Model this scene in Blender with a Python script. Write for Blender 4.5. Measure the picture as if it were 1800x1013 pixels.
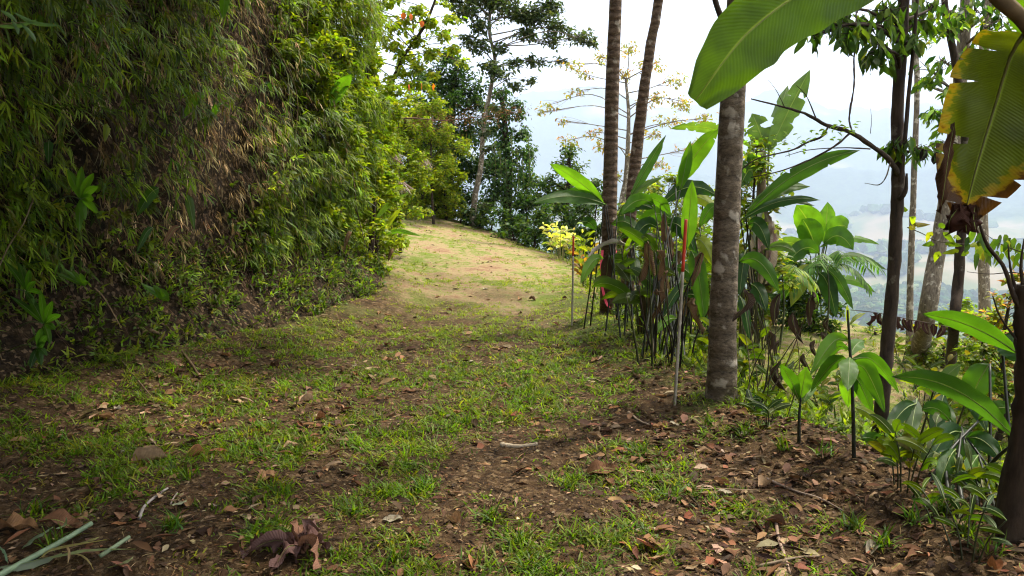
import bpy, math, random
import numpy as np
from mathutils import Vector

for o in list(bpy.data.objects): bpy.data.objects.remove(o)
S = bpy.context.scene
COL = S.collection
R = math.radians
rng = np.random.default_rng(7)

# ------------------------------------------------------------------ camera, sky, sun, exposure
EYE = 1.6; FPX = 1400.0; HOR = 340.0
PITCH = math.atan((506.5 - HOR) / FPX)
cam = bpy.data.objects.new('camera', bpy.data.cameras.new('camera')); COL.objects.link(cam)
cam.location = (0, 0, EYE); cam.rotation_euler = (math.pi / 2 - PITCH, 0, 0)
cam.data.sensor_width = 36; cam.data.lens = 36 * FPX / 1800
cam.data.clip_start = .05; cam.data.clip_end = 40000
S.camera = cam
SUN_EL, SUN_AZ = 56, 62          # azimuth measured from +Y towards +X
w = bpy.data.worlds.new('World'); S.world = w; w.use_nodes = True
nt = w.node_tree; nt.nodes.clear()
sky = nt.nodes.new('ShaderNodeTexSky'); sky.sky_type = 'NISHITA'; sky.sun_disc = False
sky.sun_elevation = R(SUN_EL); sky.sun_rotation = R(SUN_AZ)
sky.air_density = 1.3; sky.dust_density = 4.0; sky.ozone_density = 1.0
mixc = nt.nodes.new('ShaderNodeMix'); mixc.data_type = 'RGBA'; mixc.inputs[0].default_value = .72
mixc.inputs[7].default_value = (13.0, 12.3, 11.2, 1)        # cloud deck
tc = nt.nodes.new('ShaderNodeTexCoord'); nz = nt.nodes.new('ShaderNodeTexNoise')
nz.inputs['Scale'].default_value = 2.2; nz.inputs['Detail'].default_value = 5
mr = nt.nodes.new('ShaderNodeMapRange'); mr.inputs[1].default_value = .35; mr.inputs[2].default_value = .6
mr.inputs[3].default_value = .62; mr.inputs[4].default_value = .9
nt.links.new(tc.outputs['Generated'], nz.inputs['Vector']); nt.links.new(nz.outputs[0], mr.inputs[0])
nt.links.new(mr.outputs[0], mixc.inputs[0]); nt.links.new(sky.outputs[0], mixc.inputs[6])
bg = nt.nodes.new('ShaderNodeBackground'); bg.inputs[1].default_value = .10
out = nt.nodes.new('ShaderNodeOutputWorld')
nt.links.new(mixc.outputs[2], bg.inputs[0]); nt.links.new(bg.outputs[0], out.inputs[0])
sun = bpy.data.objects.new('sun', bpy.data.lights.new('sun', 'SUN')); COL.objects.link(sun)
sun.data.energy = 4.2; sun.data.angle = R(5); sun.data.color = (1, .93, .80)
sd = Vector((math.sin(R(SUN_AZ)) * math.cos(R(SUN_EL)), math.cos(R(SUN_AZ)) * math.cos(R(SUN_EL)), math.sin(R(SUN_EL))))
sun.rotation_euler = sd.to_track_quat('Z', 'Y').to_euler()
S.view_settings.view_transform = 'Standard'; S.view_settings.look = 'None'
S.view_settings.exposure = 1.52; S.view_settings.gamma = 1
S.view_settings.use_curve_mapping = False
S.render.engine = 'CYCLES'
S.cycles.use_denoising = True; S.cycles.pixel_filter_type = 'BLACKMAN_HARRIS'; S.cycles.filter_width = 1.15
S.cycles.max_bounces = 8; S.cycles.transmission_bounces = 6; S.cycles.transparent_max_bounces = 8
S.cycles.diffuse_bounces = 4; S.cycles.volume_bounces = 1; S.cycles.sample_clamp_indirect = 6

# ------------------------------------------------------------------ maths
FW = np.array([0, math.cos(PITCH), -math.sin(PITCH)]); UPV = np.array([0, math.sin(PITCH), math.cos(PITCH)])
CAM = np.array([0, 0, EYE])
def P(px, py, d):
    """world point seen at photo pixel px, py whose distance along +Y is d"""
    v = FW + (px - 900) / FPX * np.array([1., 0, 0]) + (506.5 - py) / FPX * UPV
    return CAM + v * (d / v[1])
def PL(l): return np.array([P(*a) for a in l])
def nrm(a): return a / np.maximum(np.linalg.norm(a, axis=-1, keepdims=True), 1e-9)
def ss(t):
    t = np.clip(t, 0, 1); return t * t * (3 - 2 * t)
def hsh(i, j, s):
    n = (i.astype(np.int64) * 374761393 + j.astype(np.int64) * 668265263 + s * 974634777) & 0x7fffffff
    n = ((n ^ (n >> 13)) * 1274126177) & 0x7fffffff
    return ((n ^ (n >> 16)) & 0xffff) / 65535.
def vn(x, y, s=0):
    x = np.asarray(x, float); y = np.asarray(y, float)
    i = np.floor(x); j = np.floor(y); u = ss(x - i); v = ss(y - j)
    i = i.astype(np.int64); j = j.astype(np.int64)
    a = hsh(i, j, s); b = hsh(i + 1, j, s); c = hsh(i, j + 1, s); d = hsh(i + 1, j + 1, s)
    return (a * (1 - u) + b * u) * (1 - v) + (c * (1 - u) + d * u) * v - .5
def fbm(x, y, s=0, o=4):
    r = 0; a = 1
    for k in range(o): r = r + a * vn(x * 2 ** k + 17.3 * k, y * 2 ** k - 9.1 * k, s + k); a *= .5
    return r
def sdist(x, y, poly):
    """signed distance to a polyline, positive on its right-hand side"""
    x = np.asarray(x, float); y = np.asarray(y, float); best = np.full(x.shape, 1e9); sg = np.ones(x.shape)
    for (ax, ay), (bx, by) in zip(poly[:-1], poly[1:]):
        dx, dy = bx - ax, by - ay; l2 = dx * dx + dy * dy
        t = np.clip(((x - ax) * dx + (y - ay) * dy) / l2, 0, 1)
        d = np.hypot(x - ax - t * dx, y - ay - t * dy)
        cr = dy * (x - ax) - dx * (y - ay)
        m = d < best - 1e-9; best = np.where(m, d, best); sg = np.where(m, np.sign(cr), sg)
    return best * sg
BERM = [(2.6, -12), (2.5, 0), (2.25, 3.5), (2.0, 4.6), (1.5, 5.8), (1.15, 9.6), (.95, 11), (1.3, 16), (2, 40)]
BANK = [(-4.6, -14), (-4.6, 0), (-4.4, 3), (-4.15, 4.8), (-3.75, 6.1), (-3.0, 7.6), (-2.4, 9.5), (-1.9, 11.6), (-2.1, 13), (-3.1, 15), (-6, 16.8), (-14, 19), (-40, 22)]
EDGE = [(-120, 60), (-30, 34), (-8, 27.5), (-3.6, 25.5), (-1, 22.4), (1.2, 16.6), (3, 17.4), (4.7, 17), (6.2, 14.8), (8.5, 12), (10.5, 8), (12, 0), (16, -30), (20, -140)]
def ground(x, y, fine=True):
    x = np.asarray(x, float); y = np.asarray(y, float)
    z = 1.2 * ss((y - 9) / 16) * np.clip((2.2 - x) / 5.5, 0, 1.15)
    q = sdist(x, y, BERM); far = ss((14 - y) / 3)
    z = z + .13 * np.exp(-(q / .38) ** 2) * far * (1 + .8 * fbm(x * .9, y * .9, 3, 2)) - .6 * ss((q - .12) / 1.8) - .05 * np.clip(q, 0, 20)
    p = -sdist(x, y, BANK)
    z = z + np.clip((p - .7) * 2.2, 0, 5.0) + .16 * ss((p + .9) / .9)
    z = z + .10 * fbm(x * .55, y * .55, 11, 2)
    if fine:
        k = ss((30 - np.hypot(x, y)) / 20)
        z = z + k * (.035 * fbm(x * 3.1, y * 3.1, 21, 3) + .016 * fbm(x * 17, y * 17, 31, 3))
    e = -sdist(x, y, EDGE)
    e = np.where(p > 1, 0, e)
    z = z - .8 * np.clip(e - .2, 0, 400) * ss(e / 3)
    return z
def G(px, py, dmax=60):
    d = np.concatenate([np.arange(1.5, 20, .01), np.arange(20, dmax, .05)])
    v = FW + (px - 900) / FPX * np.array([1., 0, 0]) + (506.5 - py) / FPX * UPV
    pts = CAM + v[None] * (d / v[1])[:, None]
    h = ground(pts[:, 0], pts[:, 1])
    i = np.argmax(pts[:, 2] < h)
    return pts[i] if pts[i, 2] < h[i] else pts[-1]
def onG(x, y): return np.array([x, y, float(ground(np.array([x]), np.array([y]))[0])])
def spline(pts, n):
    pts = np.asarray(pts, float); m = len(pts)
    if m == 2: return pts[0] + (pts[1] - pts[0]) * np.linspace(0, 1, n)[:, None]
    q = np.vstack([2 * pts[0] - pts[1], pts, 2 * pts[-1] - pts[-2]])
    t = np.linspace(0, m - 1 - 1e-6, n); i = t.astype(int); f = (t - i)[:, None]
    a, b, c, d = q[i], q[i + 1], q[i + 2], q[i + 3]
    return .5 * (2 * b + (c - a) * f + (2 * a - 5 * b + 4 * c - d) * f ** 2 + (-a + 3 * b - 3 * c + d) * f ** 3)

# ------------------------------------------------------------------ mesh building
def mesh(name, V, faces, col=None, uv=None, mat=None, smooth=True):
    V = np.asarray(V, np.float32)
    faces = [np.asarray(f, np.int32) for f in faces if len(f)]
    me = bpy.data.meshes.new(name); me.vertices.add(len(V)); me.vertices.foreach_set('co', V.ravel())
    loops = np.concatenate([f.ravel() for f in faces]); cnt = np.concatenate([np.full(len(f), f.shape[1]) for f in faces])
    me.loops.add(len(loops)); me.loops.foreach_set('vertex_index', loops)
    me.polygons.add(len(cnt)); me.polygons.foreach_set('loop_start', (np.cumsum(cnt) - cnt).astype(np.int32))
    me.update(calc_edges=True)
    me.polygons.foreach_set('use_smooth', np.full(len(cnt), smooth))
    if col is not None:
        c = np.ones((len(V), 4), np.float32); c[:, :3] = col
        me.attributes.new('col', 'FLOAT_COLOR', 'POINT').data.foreach_set('color', c.ravel())
    if uv is not None:
        l = me.uv_layers.new(name='uv'); l.data.foreach_set('uv', np.asarray(uv, np.float32)[loops].ravel())
    if mat: me.materials.append(mat)
    me.validate(); return me
def empty(name, label, cat, loc, group=None):
    o = bpy.data.objects.new(name, None); COL.objects.link(o); o.location = loc; o.empty_display_size = .1
    o['label'] = label; o['category'] = cat
    if group: o['group'] = group
    return o
def part(name, geo, mat, parent=None, label=None, smooth=True):
    """geo = (V, faces, col, uv) in world coordinates"""
    V, F, c, u = geo
    og = np.array(parent_world(parent)) if parent else np.zeros(3)
    o = bpy.data.objects.new(name, mesh(name, V - og, F, c, u, mat, smooth)); COL.objects.link(o)
    if parent: o.parent = parent
    if label: o['label'] = label
    return o
def parent_world(p):
    v = Vector((0, 0, 0))
    while p: v = v + p.location; p = p.parent
    return v
def single(name, geo, mat, label, cat, group=None, kind=None, loc=None, smooth=True):
    V, F, c, u = geo
    og = np.zeros(3) if loc is None else np.array(loc)
    o = bpy.data.objects.new(name, mesh(name, V - og, F, c, u, mat, smooth)); COL.objects.link(o); o.location = og
    if label: o['label'] = label
    if cat: o['category'] = cat
    if group: o['group'] = group
    if kind: o['kind'] = kind
    return o
def join(gs):
    V = []; F = {}; C = []; U = []; n = 0
    for v, f, c, u in gs:
        V.append(v); C.append(np.zeros((len(v), 3)) + (0.5 if c is None else c)); U.append(np.zeros((len(v), 2)) if u is None else u)
        for a in f:
            a = np.asarray(a)
            if len(a): F.setdefault(a.shape[1], []).append(a + n)
        n += len(v)
    return np.vstack(V), [np.vstack(x) for x in F.values()], np.vstack(C), np.vstack(U)
def tube(pts, r0, r1=None, sides=8, n=None, col=(.5, .5, .5), rough=0., seed=0, rad=None, flare=0.):
    r1 = r0 if r1 is None else r1
    n = n or max(4, len(pts) * 3); c = spline(pts, n); t = np.linspace(0, 1, n)
    T = nrm(np.gradient(c, axis=0)); a = np.array([0, 1., 0]) if abs(T[0][1]) < .8 else np.array([1., 0, 0])
    r = r0 + (r1 - r0) * t if rad is None else np.interp(t, np.linspace(0, 1, len(rad)), rad)
    if flare: r = r * (1 + flare * np.exp(-t * n / 2.2))
    A = nrm(np.cross(T, a)); B = np.cross(T, A)
    th = np.linspace(0, 2 * np.pi, sides, endpoint=False)
    k = 1 + rough * 2 * fbm(np.outer(np.ones(n), np.cos(th) * 1.3) + seed * 7.7, np.outer(np.arange(n) * .9, np.ones(sides)) + np.sin(th) * 1.3, seed + 5, 3) if rough else np.ones((n, sides))
    V = c[:, None] + (r[:, None] * k)[..., None] * (np.cos(th)[None, :, None] * A[:, None] + np.sin(th)[None, :, None] * B[:, None])
    V = V.reshape(-1, 3); i = np.arange(n - 1)[:, None] * sides; j = np.arange(sides)[None]; j2 = (j + 1) % sides
    F = np.stack([i + j, i + j2, i + sides + j2, i + sides + j], -1).reshape(-1, 4)
    V = np.vstack([V, c[0], c[-1]]); m = n * sides
    cap = np.concatenate([np.stack([np.full(sides, m), (np.arange(sides) + 1) % sides, np.arange(sides)], 1),
                          np.stack([np.full(sides, m + 1), (n - 1) * sides + np.arange(sides), (n - 1) * sides + (np.arange(sides) + 1) % sides], 1)])
    u = np.stack([np.tile(th / 6.283, n), np.repeat(t, sides)], 1); u = np.vstack([u, [[0, 0], [0, 1]]])
    return V, [F, cap], np.zeros((len(V), 3)) + np.array(col), u
TPL = {  # x across, y along, z off the blade
    'lance': (np.array([[0, 0, 0], [-.5, .3, .0], [.5, .3, .0], [-.36, .68, -.05], [.36, .68, -.05], [0, 1, -.16]]),
              np.array([[0, 2, 1], [3, 4, 5]]), np.array([[1, 2, 4, 3]])),
    'broad': (np.array([[0, 0, 0], [-.5, .42, .07], [0, .45, -.03], [.5, .42, .07], [-.3, .78, 0.02], [.3, .78, .02], [0, 1, -.12]]),
              np.array([[0, 2, 1], [0, 3, 2], [4, 2, 5], [4, 5, 6], [1, 2, 4], [2, 3, 5]]), None),
    'kite': (np.array([[0, 0, 0], [-.5, .45, .06], [.5, .45, .06], [0, 1, -.1]]), np.array([[0, 2, 1], [1, 2, 3]]), None),
    'blade': (np.array([[-.4, 0, 0], [.4, 0, 0], [-.5, .5, 0], [.5, .5, 0], [0, 1, -.22]]), np.array([[2, 3, 4]]), np.array([[0, 1, 3, 2]])),
}
def leaves(pos, d, up, L, W, col, tpl='lance'):
    T, tri, quad = TPL[tpl]; n = len(pos); L = np.broadcast_to(L, (n,)); W = np.broadcast_to(W, (n,))
    Y = nrm(d); X = nrm(np.cross(Y, up)); Z = np.cross(X, Y)
    V = pos[:, None] + X[:, None] * (T[None, :, 0:1] * W[:, None, None]) + Y[:, None] * (T[None, :, 1:2] * L[:, None, None]) + Z[:, None] * (T[None, :, 2:3] * L[:, None, None])
    k = len(T); off = (np.arange(n) * k)[:, None, None]
    F = [(tri[None] + off).reshape(-1, 3)]
    if quad is not None: F.append((quad[None] + off).reshape(-1, 4))
    C = np.repeat(np.broadcast_to(col, (n, 3)), k, axis=0)
    U = np.tile(np.stack([T[:, 0] + .5, T[:, 1]], 1), (n, 1))
    return V.reshape(-1, 3), F, C, U
def rdir(n, r=rng): return nrm(r.normal(size=(n, 3)))
def pal(n, cols, p=None, jit=.22, r=rng):
    cols = np.array(cols, float); i = r.choice(len(cols), n, p=p)
    return cols[i] * (1 + jit * r.normal(size=(n, 1))).clip(.45, 1.8) * (1 + .08 * r.normal(size=(n, 3))).clip(.7, 1.3)
def blade(spine, w, prof=None, roll=0., fold=.15, n=14, col=(.05, .12, .02), ripple=.03, seed=0, tear=0., m=6, curl=0., w2=None):
    """one big leaf: spine points, half-width w (m), roll about its own axis"""
    c = spline(spine, n); T = nrm(np.gradient(c, axis=0)); t = np.linspace(0, 1, n)
    view = nrm(c - CAM); Sd = nrm(np.cross(T, view)); N = np.cross(Sd, T)
    cr, sr = math.cos(roll), math.sin(roll); S2 = Sd * cr + N * sr; N2 = N * cr - Sd * sr
    if prof is None: prof = [0.02, .45, .8, .97, 1, .98, .9, .72, .42, .0]
    pw = np.interp(t, np.linspace(0, 1, len(prof)), prof) * w
    s = np.linspace(-1, 1, 2 * m + 1)
    rp = ripple * fbm(np.outer(t * 9, np.ones(len(s))) + seed * 3.3, np.outer(np.ones(n), s * 2.) + seed, seed + 2, 2)
    mg = 1 + .10 * vn(np.outer(t * 14, np.ones(len(s))) + seed, np.outer(np.ones(n), np.sign(s)) * 3, seed) * np.abs(s)
    wd = pw if w2 is None else pw
    side = np.where(s > 0, 1. if w2 is None else w2 / w, 1.)
    off = s[None] * wd[:, None] * mg * side[None]
    zz = (fold * np.abs(s)[None] - curl * (s ** 2)[None]) * wd[:, None] + rp * np.abs(s)[None] * (w / .15)
    V = c[:, None] + S2[:, None] * off[..., None] + N2[:, None] * zz[..., None]
    K = len(s); i = np.arange(n - 1)[:, None] * K; j = np.arange(K - 1)[None]
    F = np.stack([i + j, i + j + 1, i + K + j + 1, i + K + j], -1)
    if tear:
        r = np.random.default_rng(seed + 99); keep = np.ones((n - 1, K - 1), bool)
        for _ in range(int(tear * n)):
            a = r.integers(2, n - 3); dpt = r.integers(1, m); sd_ = r.random() < .5; op = r.uniform(.15, .9)
            cols_ = [(j if sd_ else K - 1 - j) for j in range(dpt + 1)]
            for q_, j_ in enumerate(cols_): V[a + 1, j_] += (V[a, j_] - V[a + 1, j_]) * (1 - op * (1 - q_ / dpt)); V[a, j_] += .25 * (V[a - 1, j_] - V[a, j_]) * (1 - q_ / dpt)
            if sd_: keep[a, :dpt] = False
            else: keep[a, K - 1 - dpt:] = False
        F = F[keep]
    U = np.stack([np.tile((s + 1) / 2, n), np.repeat(t, K)], 1)
    return V.reshape(-1, 3), [F.reshape(-1, 4)], np.zeros((n * K, 3)) + np.array(col), U
def rib(spine, w, roll, r, n=12, col=(.16, .2, .06)):
    return tube(spine, r, r * .25, sides=4, n=9, col=col)

# ------------------------------------------------------------------ materials
def newmat(name):
    m = bpy.data.materials.new(name); m.use_nodes = True; nt = m.node_tree; nt.nodes.clear()
    return m, nt, nt.nodes.new, nt.links.new
def leafmat(name, trans=.46, rough=.5, boost=(1.75, 1.95, .4), big=None, spec=.22, dry=None):
    m, nt, N, L = newmat(name)
    at = N('ShaderNodeAttribute'); at.attribute_name = 'col'
    tc = N('ShaderNodeTexCoord'); n1 = N('ShaderNodeTexNoise'); n1.inputs['Scale'].default_value = 6 if big else 14; n1.inputs['Detail'].default_value = 4
    L(tc.outputs['Object'], n1.inputs['Vector'])
    mr = N('ShaderNodeMapRange'); mr.inputs[1].default_value = .3; mr.inputs[2].default_value = .7; mr.inputs[3].default_value = .72; mr.inputs[4].default_value = 1.28
    L(n1.outputs[0], mr.inputs[0])
    mu = N('ShaderNodeVectorMath'); mu.operation = 'SCALE'; L(at.outputs['Color'], mu.inputs[0]); L(mr.outputs[0], mu.inputs['Scale'])
    colr = mu.outputs[0]; bumpn = None
    if big:
        uv = N('ShaderNodeUVMap'); uv.uv_map = 'uv'; sx = N('ShaderNodeSeparateXYZ'); L(uv.outputs[0], sx.inputs[0])
        a = N('ShaderNodeMath'); a.operation = 'SUBTRACT'; a.inputs[1].default_value = .5; L(sx.outputs[0], a.inputs[0])
        ab = N('ShaderNodeMath'); ab.operation = 'ABSOLUTE'; L(a.outputs[0], ab.inputs[0])
        k = N('ShaderNodeMath'); k.operation = 'MULTIPLY_ADD'; k.inputs[1].default_value = -.22; L(ab.outputs[0], k.inputs[0]); L(sx.outputs[1], k.inputs[2])
        f = N('ShaderNodeMath'); f.operation = 'MULTIPLY'; f.inputs[1].default_value = big; L(k.outputs[0], f.inputs[0])
        fj = N('ShaderNodeMath'); fj.operation = 'MULTIPLY_ADD'; fj.inputs[1].default_value = 9; L(n1.outputs[0], fj.inputs[0]); L(f.outputs[0], fj.inputs[2])
        sn = N('ShaderNodeMath'); sn.operation = 'SINE'; L(fj.outputs[0], sn.inputs[0])
        vr = N('ShaderNodeMapRange'); vr.inputs[1].default_value = -1; vr.inputs[2].default_value = 1; vr.inputs[3].default_value = .93; vr.inputs[4].default_value = 1.06
        L(sn.outputs[0], vr.inputs[0])
        m2 = N('ShaderNodeVectorMath'); m2.operation = 'SCALE'; L(colr, m2.inputs[0]); L(vr.outputs[0], m2.inputs['Scale'])
        mid = N('ShaderNodeMapRange'); mid.inputs[1].default_value = .008; mid.inputs[2].default_value = .028; mid.inputs[3].default_value = 1; mid.inputs[4].default_value = 0
        L(ab.outputs[0], mid.inputs[0])
        mx = N('ShaderNodeMix'); mx.data_type = 'RGBA'; mx.inputs[7].default_value = (.20, .27, .06, 1)
        L(mid.outputs[0], mx.inputs[0]); L(m2.outputs[0], mx.inputs[6]); colr = mx.outputs[2]
        bumpn = sn.outputs[0]
        if dry:
            nn = N('ShaderNodeTexNoise'); nn.inputs['Scale'].default_value = 4; nn.inputs['Detail'].default_value = 6
            mp = N('ShaderNodeMapping'); mp.inputs['Scale'].default_value = (2.0, 9, 1); L(uv.outputs[0], mp.inputs[0]); L(mp.outputs[0], nn.inputs['Vector'])
            # distance to the margin or the tip, broken up by noise
            tp = N('ShaderNodeMath'); tp.operation = 'MULTIPLY_ADD'; tp.inputs[1].default_value = 1.0; L(ab.outputs[0], tp.inputs[0])
            tq = N('ShaderNodeMath'); tq.operation = 'POWER'; tq.inputs[1].default_value = 7; L(sx.outputs[1], tq.inputs[0]); L(tq.outputs[0], tp.inputs[2])
            ad = N('ShaderNodeMath'); ad.operation = 'MULTIPLY_ADD'; ad.inputs[1].default_value = .55; L(nn.outputs[0], ad.inputs[0]); L(tp.outputs[0], ad.inputs[2])
            cr = N('ShaderNodeValToRGB'); e = cr.color_ramp.elements
            e[0].position = dry; e[0].color = (1, 1, 1, 1); e[1].position = dry + .16; e[1].color = (0, 0, 0, 1)
            L(ad.outputs[0], cr.inputs[0])
            r2 = N('ShaderNodeValToRGB'); e = r2.color_ramp.elements
            e[0].position = dry + .02; e[0].color = (.42, .27, .02, 1); e[1].position = dry + .2; e[1].color = (.05, .022, .008, 1)
            L(ad.outputs[0], r2.inputs[0])
            mz = N('ShaderNodeMix'); mz.data_type = 'RGBA'; L(cr.outputs[0], mz.inputs[0]); L(r2.outputs[0], mz.inputs[6]); L(colr, mz.inputs[7]); colr = mz.outputs[2]
    pb = N('ShaderNodeBsdfPrincipled'); pb.inputs['Roughness'].default_value = rough; pb.inputs['Specular IOR Level'].default_value = spec
    L(colr, pb.inputs['Base Color'])
    if bumpn:
        b = N('ShaderNodeBump'); b.inputs['Strength'].default_value = .22; b.inputs['Distance'].default_value = .004; L(bumpn, b.inputs['Height']); L(b.outputs[0], pb.inputs['Normal'])
    tr = N('ShaderNodeBsdfTranslucent'); tm = N('ShaderNodeVectorMath'); tm.operation = 'MULTIPLY'; tm.inputs[1].default_value = boost
    L(colr, tm.inputs[0]); L(tm.outputs[0], tr.inputs[0])
    ms = N('ShaderNodeMixShader'); ms.inputs[0].default_value = trans; L(pb.outputs[0], ms.inputs[1]); L(tr.outputs[0], ms.inputs[2])
    o = N('ShaderNodeOutputMaterial'); L(ms.outputs[0], o.inputs[0]); return m
def barkmat(name, c1, c2, c3, rings=0., lichen=.55, scale=9., bump=.6):
    m, nt, N, L = newmat(name); tc = N('ShaderNodeTexCoord')
    mp = N('ShaderNodeMapping'); mp.inputs['Scale'].default_value = (1, 1, .28 if not rings else 2.2); L(tc.outputs['Object'], mp.inputs[0])
    n1 = N('ShaderNodeTexNoise'); n1.inputs['Scale'].default_value = scale * 2.2; n1.inputs['Detail'].default_value = 8; n1.inputs['Roughness'].default_value = .7; L(mp.outputs[0], n1.inputs['Vector'])
    n2 = N('ShaderNodeTexNoise'); n2.inputs['Scale'].default_value = scale * .8; n2.inputs['Detail'].default_value = 6; L(tc.outputs['Object'], n2.inputs['Vector'])
    r1 = N('ShaderNodeValToRGB'); e = r1.color_ramp.elements; e[0].position = .35; e[0].color = (*c1, 1); e[1].position = .65; e[1].color = (*c2, 1); L(n1.outputs[0], r1.inputs[0])
    r2 = N('ShaderNodeValToRGB'); e = r2.color_ramp.elements; e[0].position = lichen; e[0].color = (0, 0, 0, 1); e[1].position = lichen + .07; e[1].color = (1, 1, 1, 1); L(n2.outputs[0], r2.inputs[0])
    mx = N('ShaderNodeMix'); mx.data_type = 'RGBA'; mx.inputs[7].default_value = (*c3, 1); L(r2.outputs[0], mx.inputs[0]); L(r1.outputs[0], mx.inputs[6])
    colr = mx.outputs[2]; h = n1.outputs[0]
    if rings:
        wv = N('ShaderNodeTexWave'); wv.bands_direction = 'Z'; wv.inputs['Scale'].default_value = rings; wv.inputs['Distortion'].default_value = 3.5; wv.inputs['Detail'].default_value = 3; wv.inputs['Detail Scale'].default_value = 2
        L(tc.outputs['Object'], wv.inputs['Vector'])
        r3 = N('ShaderNodeMapRange'); r3.inputs[1].default_value = .0; r3.inputs[2].default_value = .45; r3.inputs[3].default_value = .74; r3.inputs[4].default_value = 1; L(wv.outputs[1], r3.inputs[0])
        sc = N('ShaderNodeVectorMath'); sc.operation = 'SCALE'; L(colr, sc.inputs[0]); L(r3.outputs[0], sc.inputs['Scale']); colr = sc.outputs[0]
        ad = N('ShaderNodeMath'); L(n1.outputs[0], ad.inputs[0]); L(wv.outputs[1], ad.inputs[1]); h = ad.outputs[0]
    pb = N('ShaderNodeBsdfPrincipled'); pb.inputs['Roughness'].default_value = .85; pb.inputs['Specular IOR Level'].default_value = .2; L(colr, pb.inputs[0])
    b = N('ShaderNodeBump'); b.inputs['Strength'].default_value = bump; b.inputs['Distance'].default_value = .012; L(h, b.inputs['Height']); L(b.outputs[0], pb.inputs['Normal'])
    o = N('ShaderNodeOutputMaterial'); L(pb.outputs[0], o.inputs[0]); return m
def flatmat(name, col, rough=.6, spec=.3, noise=.25, scale=20., attr=False):
    m, nt, N, L = newmat(name); tc = N('ShaderNodeTexCoord'); n1 = N('ShaderNodeTexNoise'); n1.inputs['Scale'].default_value = scale; n1.inputs['Detail'].default_value = 6; L(tc.outputs['Object'], n1.inputs['Vector'])
    mr = N('ShaderNodeMapRange'); mr.inputs[1].default_value = .3; mr.inputs[2].default_value = .7; mr.inputs[3].default_value = 1 - noise; mr.inputs[4].default_value = 1 + noise; L(n1.outputs[0], mr.inputs[0])
    sc = N('ShaderNodeVectorMath'); sc.operation = 'SCALE'; sc.inputs[0].default_value = col; L(mr.outputs[0], sc.inputs['Scale'])
    if attr: at = N('ShaderNodeAttribute'); at.attribute_name = 'col'; L(at.outputs['Color'], sc.inputs[0])
    pb = N('ShaderNodeBsdfPrincipled'); pb.inputs['Roughness'].default_value = rough; pb.inputs['Specular IOR Level'].default_value = spec; L(sc.outputs[0], pb.inputs[0])
    b = N('ShaderNodeBump'); b.inputs['Strength'].default_value = .3; b.inputs['Distance'].default_value = .004; L(n1.outputs[0], b.inputs['Height']); L(b.outputs[0], pb.inputs['Normal'])
    o = N('ShaderNodeOutputMaterial'); L(pb.outputs[0], o.inputs[0]); return m
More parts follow.
